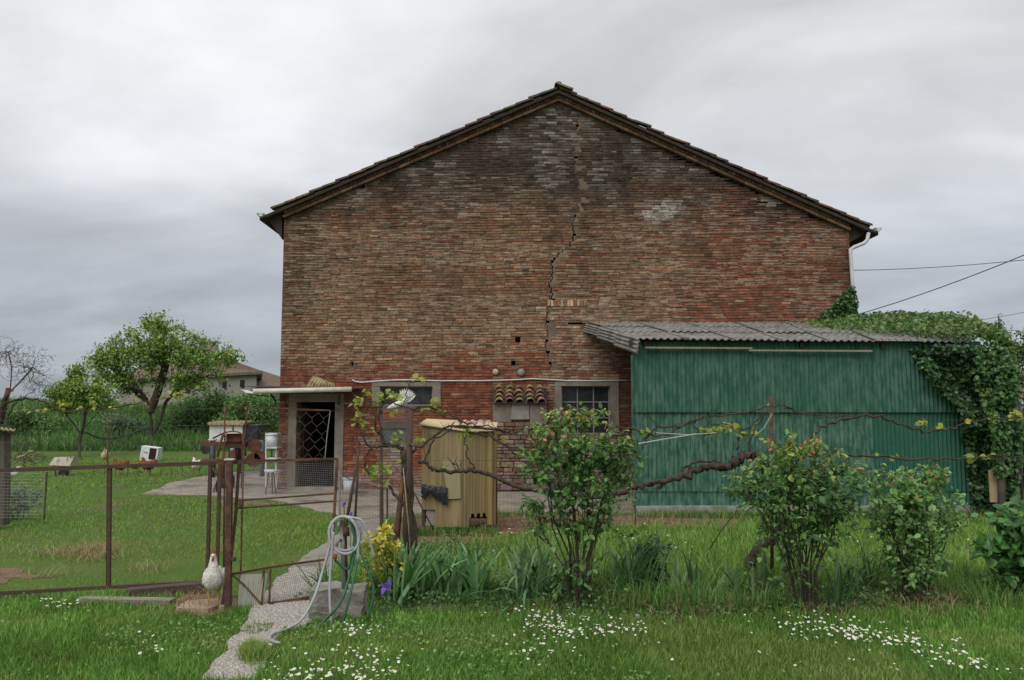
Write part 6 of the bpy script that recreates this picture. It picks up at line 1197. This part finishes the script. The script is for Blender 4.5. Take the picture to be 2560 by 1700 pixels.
tree('orchard_tree', 'large spreading fruit tree with fresh leaves before the grassy bank', p(383, 1116), tr1, [(p(390, 870), (120 * sc, 2.0, 75 * sc), .36), (p(300, 905), (85 * sc, 1.6, 65 * sc), .22), (p(490, 885), (85 * sc, 1.7, 60 * sc), .2), (p(570, 895), (45 * sc, 1.0, 35 * sc), .06), (p(395, 810), (50 * sc, 1.0, 30 * sc), .08), (p(470, 955), (100 * sc, 1.2, 50 * sc), .12), (p(300, 965), (80 * sc, 1.2, 45 * sc), .09), (p(250, 900), (40 * sc, .8, 30 * sc), .06)], 680, 15500, 4, TG, (.08, .17), .016, 'fruit trees in the chicken yard', clus=.13, kk=.75)
Yt = 31.0; p = lambda px, py, dy=0: tuple(at(px, py, Yt + dy)); sc = Yt / F
tr2 = [[(*gr(199, 1148)[:2], 0), p(198, 1110), p(203, 1085), p(210, 1060), p(215, 1020)], [p(203, 1090), p(185, 1060), p(160, 1030)], [p(203, 1080), p(225, 1055), p(245, 1030)]]
tree('orchard_tree', 'smaller fruit tree left of the large spreading one', gr(199, 1148), tr2, [(p(200, 985), (75 * sc, 1.1, 50 * sc), .5), (p(150, 1000), (40 * sc, .8, 45 * sc), .2), (p(195, 930), (30 * sc, .6, 28 * sc), .12), (p(250, 990), (45 * sc, .8, 40 * sc), .18)], 260, 6500, 6, TG, (.07, .14), .007, 'fruit trees in the chicken yard', clus=.08)
Yt = 26.0; p = lambda px, py, dy=0: tuple(at(px, py, Yt + dy)); sc = Yt / F
tr3 = [[(*p(4, 1160)[:2], 0), p(6, 1080), p(12, 1020), p(25, 980), p(50, 955), p(80, 920)], [p(10, 1020), p(-15, 970), p(-40, 930)], [p(25, 980), p(30, 920), p(20, 880)]]
tree('bare_tree', 'leafless tree with fine pinkish twigs at the left photo edge', p(4, 1160), tr3, [(p(70, 915), (70 * sc, .9, 55 * sc), .45), (p(10, 890), (60 * sc, .9, 50 * sc), .35), (p(95, 960), (40 * sc, .6, 35 * sc), .2)], 950, 1800, 7, [(.2, .13, .11), (.16, .11, .1), (.14, .13, .07)], (.02, .045), .0033, 'fruit trees in the chicken yard', M_bark, clus=.05, power=.38)
Yt = 29.0; p = lambda px, py, dy=0: tuple(at(px, py, Yt + dy)); sc = Yt / F
tree('hedge_shrub', 'bushy green shrub at the left corner of the brick house', (*p(640, 1120)[:2], 0), [[(*p(640, 1120)[:2], 0), p(640, 1080), p(635, 1050)], [(*p(600, 1120)[:2], 0), p(600, 1080), p(590, 1050)], [(*p(680, 1120)[:2], 0), p(680, 1060)]], [(p(645, 1040), (70 * sc, 1.2, 65 * sc), .6), (p(590, 1060), (55 * sc, 1.0, 55 * sc), .4)], 260, 8500, 9, [(.08, .19, .04), (.12, .25, .055), (.17, .28, .07)], (.07, .13), .005, None, clus=.12, cat='shrub', kk=.4)
Yt = 25.0; p = lambda px, py, dy=0: tuple(at(px, py, Yt + dy)); sc = Yt / F
tree('brush_pile', 'tangled pile of dry brown branches behind the wire pen', (*p(60, 1168)[:2], 0), [[(*p(60, 1172)[:2], 0), p(60, 1160), p(62, 1150)]], [(p(65, 1145), (62 * sc, .9, 22 * sc), .7), (p(50, 1110), (45 * sc, .7, 35 * sc), .3)], 330, 0, 10, TG, (.05, .1), .006, None, M_bark, cat='brush', power=.2)
stake('fallen_branch', 'pale bare branch lying on the brush pile', [(40, 1145), (62, 1138), (72, 1130), (82, 1127)], [.02, .03, .04, .03], M_corr, 'branch', 24)
Yt = 19.0; p = lambda px, py, dy=0: tuple(at(px, py, Yt + dy)); sc = Yt / F
for (x0, lab, tops, sd2) in ((2505, 'slim leafy young tree right of the ivy, nearest to it', [(2496, 795), (2510, 860), (2490, 900)], 21), (2545, 'slim leafy young tree cut by the right photo edge', [(2528, 810), (2560, 815), (2545, 880), (2575, 850)], 22)):
    rt_ = [[(*p(x0 + 10, 1200)[:2], 0), p(x0 + 8, 1100), p(x0 + 4, 1000), p(tx, ty + 60), p(tx, ty)] for tx, ty in tops]; cr_ = [(p(tx, ty + 55), (12 * sc, .3, 60 * sc), .2) for tx, ty in tops] + [(p(x0 + 15, 960), (32 * sc, .6, 75 * sc), .3), (p(x0 + 20, 1080), (35 * sc, .6, 80 * sc), .2)]
    tree('young_tree', lab, (*p(x0 + 10, 1200)[:2], 0), rt_, cr_, 170, 2600, sd2, [(.12, .2, .04), (.17, .24, .06), (.08, .15, .03)], (.045, .085), .004, 'young trees at the right edge', M_bark, clus=.05)
tree('garden_hedge', 'low hedge filling the gap behind the posts at the right edge', (*p(2560, 1200)[:2], 0), [[(*p(2560, 1210)[:2], 0), p(2560, 1150)], [(*p(2600, 1210)[:2], 0), p(2600, 1120)]], [(p(2570, 1130), (70 * sc, 1.0, 85 * sc), 1.0)], 160, 5000, 33, [(.05, .11, .025), (.08, .16, .035)], (.06, .11), .005, None, clus=.12, cat='hedge', kk=.4)
Yt = 40.0; p = lambda px, py, dy=0: tuple(at(px, py, Yt + dy)); sc = Yt / F
for (px, py, hw, hh, lab, cl) in ((60, 1050, 70, 42, 'rounded dark shrub on the bank behind the bare tree', ((.07, .16, .04), (.1, .2, .05))), (135, 1075, 40, 30, 'low shrub on the bank left of the smaller fruit tree', ((.12, .23, .05), (.16, .28, .07))), (300, 1070, 55, 34, 'grey green shrub on the bank between the fruit trees', ((.12, .2, .09), (.16, .25, .12))), (470, 1040, 60, 50, 'loose green shrub on the bank right of the large tree', ((.1, .21, .045), (.15, .28, .06))), (545, 1015, 50, 45, 'upper shrub on the bank below the far farmhouse', ((.09, .19, .04), (.13, .25, .06))), (455, 1090, 45, 26, 'small weed mound at the bank foot by the cabinet', ((.13, .24, .07), (.17, .29, .1)))):
    zb = bank_z(at(px, py, Yt).x, Yt); zb = max(0, zb); q = at(px, py + hh * .8, Yt); tree('bank_shrub', lab, (q.x, Yt, zb), [[(q.x, Yt, zb - .1), (q.x + .1, Yt, zb + .3)], [(q.x + .3, Yt, zb - .1), (q.x + .5, Yt, zb + .4)]], [(p(px, py), (hw * sc, .9, hh * sc), 1.0)], 70, 2600, int(px), cl, (.08, .17), .006, 'shrubs on the grassy bank', clus=.2, cat='shrub', kk=.5)
# hose slung between the two trees
b = MB(); b.tube(cr([at(212, 1080, 31), at(250, 1095, 31.5), at(280, 1096, 32), at(315, 1088, 33), at(365, 1070, 36)]), .035, 6); tag(b.build('slung_hose', M_bag, None, True), 'black hose slung between the two fruit trees', 'hose')
# ------------------------------------------------------------------ far farmhouse beyond the dike
fh = thing('far_farmhouse', 'grey rendered farmhouse with hipped tile roof beyond the dike', 'house', at(520, 1000, 56))
M_rend = mat('grey_render', (.3, .27, .24), (.24, .215, .19), scale=.5, rough=.9); M_rooff = mat('far_tiles', (.17, .12, .085), (.11, .085, .062), scale=3, stretch=(1, 1, .3), rough=.95, bump=.5, bscale=6)
A0, A1 = at(642, 930, 52), at(300, 952, 66); ez = A0.z; A1.z = ez; d = (A1 - A0); d.z = 0; nrm = Vector((A0.x, A0.y, 0)).normalized()
B0, B1 = A0 + nrm * 9, A1 + nrm * 9
b = MB(); low = lambda q: Vector((q.x, q.y, 0)); b.add([low(A0), low(A1), low(B1), low(B0), A0, A1, B1, B0], [(0, 1, 5, 4), (1, 2, 6, 5), (2, 3, 7, 6), (3, 0, 4, 7)]); b.build('wall', M_rend, fh)
du = d.normalized(); e0, e1 = A0 - du * .7 - nrm * .7, A1 + du * .7 - nrm * .7; h0, h1 = B0 - du * .7 + nrm * .7, B1 + du * .7 + nrm * .7; r0, r1 = at(540, 886, 57.5), at(380, 905, 67); r1.z = r0.z; dn = Vector((0, 0, -.18))
b = MB(); b.add([e0, e1, h1, h0, r0, r1, e0 + dn, e1 + dn, h1 + dn, h0 + dn], [(0, 1, 5, 4), (1, 2, 5), (2, 3, 4, 5), (3, 0, 4), (0, 6, 7, 1), (1, 7, 8, 2), (2, 8, 9, 3), (3, 9, 6, 0), (6, 9, 8, 7)]); rf = b.build('roof', M_rooff, fh)
cpt = at(522, 872, 58.5); b = MB(); b.box(cpt + Vector((0, 0, -.2)), (1.1, .9, 1.3)); b.box(cpt + Vector((0, 0, .5)), (1.4, 1.2, .12)); b.build('chimney', M_rend, rf)
for s in (.08, .19): b = MB(); q = A0 + du * (d.length * s) - nrm * .03; b.box((q.x, q.y, ez - .75), (.3, .3, .5)); b.build('window', M_dark, fh)
ann = thing('far_annex', 'low far roof peeping out left of the brick house corner', 'house', at(680, 990, 60)); a0, a1 = at(640, 952, 58), at(700, 966, 62); b = MB(); b.add([(a0.x - 1, 58, 0), (a1.x + 2, 60, 0), (a1.x + 2, 60, a1.z), (a0.x - 1, 58, a1.z), (a0.x - 1, 66, 0), (a1.x + 2, 66, 0), (a1.x + 2, 66, a1.z), (a0.x - 1, 66, a1.z)], [(0, 1, 2, 3), (1, 5, 6, 2), (5, 4, 7, 6), (4, 0, 3, 7)]); b.build('wall', M_rend, ann)
b = MB(); z_ = a1.z; b.add([(a0.x - 1.3, 57.6, z_), (a1.x + 2.4, 59.6, z_ - .2), (a1.x + 2.4, 66.4, z_ - .2), (a0.x - 1.3, 66.4, z_), (a0.x - 1.0, 62, z_ + 1.3), (a1.x + 1.0, 63, z_ + .4)], [(0, 1, 5, 4), (1, 2, 5), (2, 3, 4, 5), (3, 0, 4), (3, 2, 1, 0)]); b.build('roof', M_rooff, ann)

# ------------------------------------------------------------------ things in the yard
YB = 22.5
wb = thing('white_hutch', 'white box hutch with a wavy yellow roof sheet behind the rusty machine', 'hutch', (at(565, 1180, YB).x, YB, 0))
bx('box', 524, 1064, 605, 1105, YB, .7, mat('white_paint_worn', (.72, .72, .7), (.6, .6, .58), scale=5, c3=(.4, .38, .35), s3=5, lo3=.6, hi3=.7), wb); bx('dark_side', 605.5, 1062, 642, 1112, YB + .1, .8, M_bag, wb)
for px in (528, 602): b = MB(); q = at(px, 1104, YB + .2); b.beam((q.x, YB + .2, 0), (q.x, YB + .2, q.z), .06); b.build('leg', M_wood_dark, wb)
b = MB(); V = []
for i in range(49):
    for j in range(2): t = i / 48; q = at(520 + 90 * t, 1058, YB - .1 + j * .9); V.append(q + Vector((0, 0, .02 * math.cos(t * 2 * PI * 8) - .0 * j)))
V = [v if k % 2 == 0 else Vector((V[k - 1].x, v.y, V[k - 1].z + .05)) for k, v in enumerate(V)]
b.add(V, [(i * 2, (i + 1) * 2, (i + 1) * 2 + 1, i * 2 + 1) for i in range(48)]); o = b.build('roof_sheet', M_corr, wb, True); solid(o, .05)
YM = 18.6
M_rustr = mat('red_rust_machine', (.17, .06, .034), (.1, .042, .028), scale=8, rough=.85, bump=.4, bscale=30)
mc = thing('rusty_machine', 'rusty farm machine with curved hood and toolbar left of the house corner', 'machine', gr(585, 1228))
def arm(name, pts, r, m=M_rustr, Y=YM): b = MB(); b.tube([at(px, py, Y + (dy[0] if dy else 0)) for px, py, *dy in pts], r, 7); return b.build(name, m, mc, True)
b = MB(); V = []
for i in range(13):
    t = i / 12; a = PI * t; px = 582 - 24 * math.cos(a); py = 1098 - 18 * math.sin(a) ** .6
    V += [at(px, py, YM - .2), at(px, py, YM + .5)]
b.add(V, [(i * 2, i * 2 + 1, i * 2 + 3, i * 2 + 2) for i in range(12)]); o = b.build('curved_hood', M_rustr, mc, True); solid(o, .03)
bx('hood_panel', 566, 1084, 602, 1104, YM - .05, .05, M_rustr, mc); bx('engine_block', 560, 1104, 606, 1120, YM, .35, M_rustd, mc); bx('gear_case', 572, 1118, 594, 1155, YM + .05, .25, M_rustd, mc)
arm('front_leg', [(557, 1088, -.15), (549, 1115, -.2), (544, 1142, -.2)], .03); arm('front_leg', [(606, 1090, -.15), (611, 1115, -.2), (614, 1140, -.2)], .03); arm('inner_leg', [(563, 1088), (558, 1150), (556, 1228)], .022); arm('inner_leg', [(604, 1100), (606, 1160), (604, 1228)], .022)
arm('lever', [(532, 1096), (552, 1086), (566, 1080)], .02, M_rustd); arm('lever', [(583, 1078), (582, 1062)], .018, M_rustd); bx('toolbar', 500, 1148, 660, 1160, YM + .1, .12, M_rustr, mc); bx('toolbar', 505, 1104, 560, 1114, YM + .3, .1, M_rustr, mc)
for k, (px, py, r) in enumerate(((637, 1115, .16), (634, 1150, .17), (514, 1125, .1), (650, 1140, .13))):
    b = MB(); c = at(px, py, YM + .15); b.tube([c - Vector((0, .03, 0)), c + Vector((0, .03, 0))], r, 18); b.build('disc', M_rustr if k != 2 else M_bag, mc)
b = MB(); c = at(572, 1205, YM + .1); b.tube([c - Vector((.09, 0, 0)), c - Vector((.06, 0, 0)), c + Vector((.06, 0, 0)), c + Vector((.09, 0, 0))], [.16, .2, .2, .16], 20); b.build('wheel', M_bag, mc); bx('small_tank', 575, 1128, 588, 1146, YM - .2, .14, M_rustr, mc); b = MB(); c = at(581, 1128, YM - .13); b.tube([c, c + Vector((0, 0, .07))], .06, 10); b.build('tank_cap', M_pipe, mc, True)
def upright(name, label, px, y0, gy, r, m, cap=None):
    g = gr(px, gy); t = thing(name, label, 'post', g, None); q = at(px, y0, g.y); b = MB(); b.tube([g, q], r, 10); b.build('shaft', m, t, True)
    if cap: b = MB(); b.tube([q, q + Vector((0, 0, .05))], [r * 1.5, r * 1.7], 10); b.build('cap', cap, t, True)
M_dpipe = mat('dark_grey_pipe', (.07, .08, .095), (.05, .055, .065), rough=.5)
upright('dark_pipe', 'dark upright pipe with a white top left of the rusty machine', 532, 1102, 1195, .075, M_dpipe, M_white); upright('grey_post', 'blue grey round post right of the rusty machine', 655, 1100, 1192, .07, mat('blue_grey_post', (.16, .18, .2), (.1, .11, .125), rough=.7))
b = MB(); b.tube([at(540, 1170, 17.6), at(545, 1190, 17.6), gr(540, 1232)], .016, 6); b.tube([gr(533, 1232), at(545, 1195, 17.6), at(530, 1165, 17.6)], .014, 6); tag(b.build('crossed_sticks', M_stake, None, True), 'crossed sticks standing on the concrete below the machine', 'sticks')
ck = thing('white_rack', 'white metal rack at the left corner of the brick house', 'rack', gr(680, 1235)); YK = gr(680, 1232).y
for px in (665, 690): bar(ck, 'leg', [(px, 1082), (px, 1218)], .03, M_white, lambda q: YK + .1)
for py in (1083, 1146, 1178): bx('shelf', 663, py, 692, py + 4, YK - .05, .35, M_white, ck)
bk = thing('white_bucket', 'white bucket standing on the upper shelf of the white rack', 'bucket', at(679, 1118, YK)); q = at(679, 1118, YK + .08); b = MB(); b.tube([q, q + Vector((0, 0, .27))], [.115, .14], 14); b.build('body', M_white, bk, True); b = MB(); b.tube([q + Vector((0, 0, .27)), q + Vector((0, 0, .295))], [.15, .15], 14); b.build('rim', M_white, bk, True)
sk = bx('bucket_shelf', 663, 1117.5, 692, 1121, YK - .05, .35, M_white, ck)
sl2 = thing('white_stool', 'small white stool with thin legs in front of the white rack', 'stool', gr(672, 1238)); ys = gr(672, 1238).y; b = MB(); q = at(678, 1180, ys); b.tube([q, q + Vector((0, 0, .05))], .15, 14); b.build('seat', M_white, sl2, True)
for (x0, x1) in ((672, 664), (684, 690), (680, 681)): bar(sl2, 'leg', [(x0, 1180), (x1, 1236)], .02, M_rustd, lambda p_: ys)
wc = thing('white_cabinet', 'white cabinet with an open dark front leaning in the far yard', 'cabinet', gr(377, 1152)); yc = gr(377, 1152).y; R_ = Matrix.Rotation(.12, 3, 'Y'); c = at(378, 1134, yc); b = MB(); b.box(c, (.62, .35, .5), R_); b.build('case', mat('enamel_white', (.74, .75, .76), (.66, .67, .68), scale=8), wc); b = MB(); b.box(c + Vector((.13, -.18, 0)), (.24, .02, .4), R_); b.build('shade_panel', M_dark, wc)  # flat near-black panel paints the shade inside the open front
b = MB(); b.box(c + Vector((-.12, -.18, .06)), (.14, .02, .03), R_); b.build('vent', M_frame, wc)
wp = thing('wheelbarrow', 'rusty white upturned wheelbarrow tray near the brush pile', 'wheelbarrow', gr(155, 1190)); yp = gr(155, 1190).y; M_tray = mat('rusty_white_tray', (.7, .66, .58), (.55, .48, .4), scale=6, c3=(.22, .11, .06), s3=5, lo3=.54, hi3=.64, rough=.8)
q = [(122, 1163), (136, 1143), (185, 1141), (174, 1165)]; P_ = [at(*k, yp) for k in q]; P2 = [k_ + Vector((0, .35, -.05)) for k_ in P_]; b = MB(); b.add(P_ + P2, [(0, 1, 2, 3), (7, 6, 5, 4), (0, 4, 5, 1), (1, 5, 6, 2), (2, 6, 7, 3), (3, 7, 4, 0)]); b.build('tray', M_tray, wp)
for pts in ([(135, 1164), (140, 1190)], [(172, 1165), (172, 1188)], [(157, 1165), (160, 1192)]): bar(wp, 'leg', pts, .03, M_rustd, lambda p_: yp + .1)
b = MB(); c = at(158, 1182, yp + .1); b.tube([c - Vector((0, .05, 0)), c + Vector((0, .05, 0))], .12, 14); b.build('wheel', M_bag, wp)
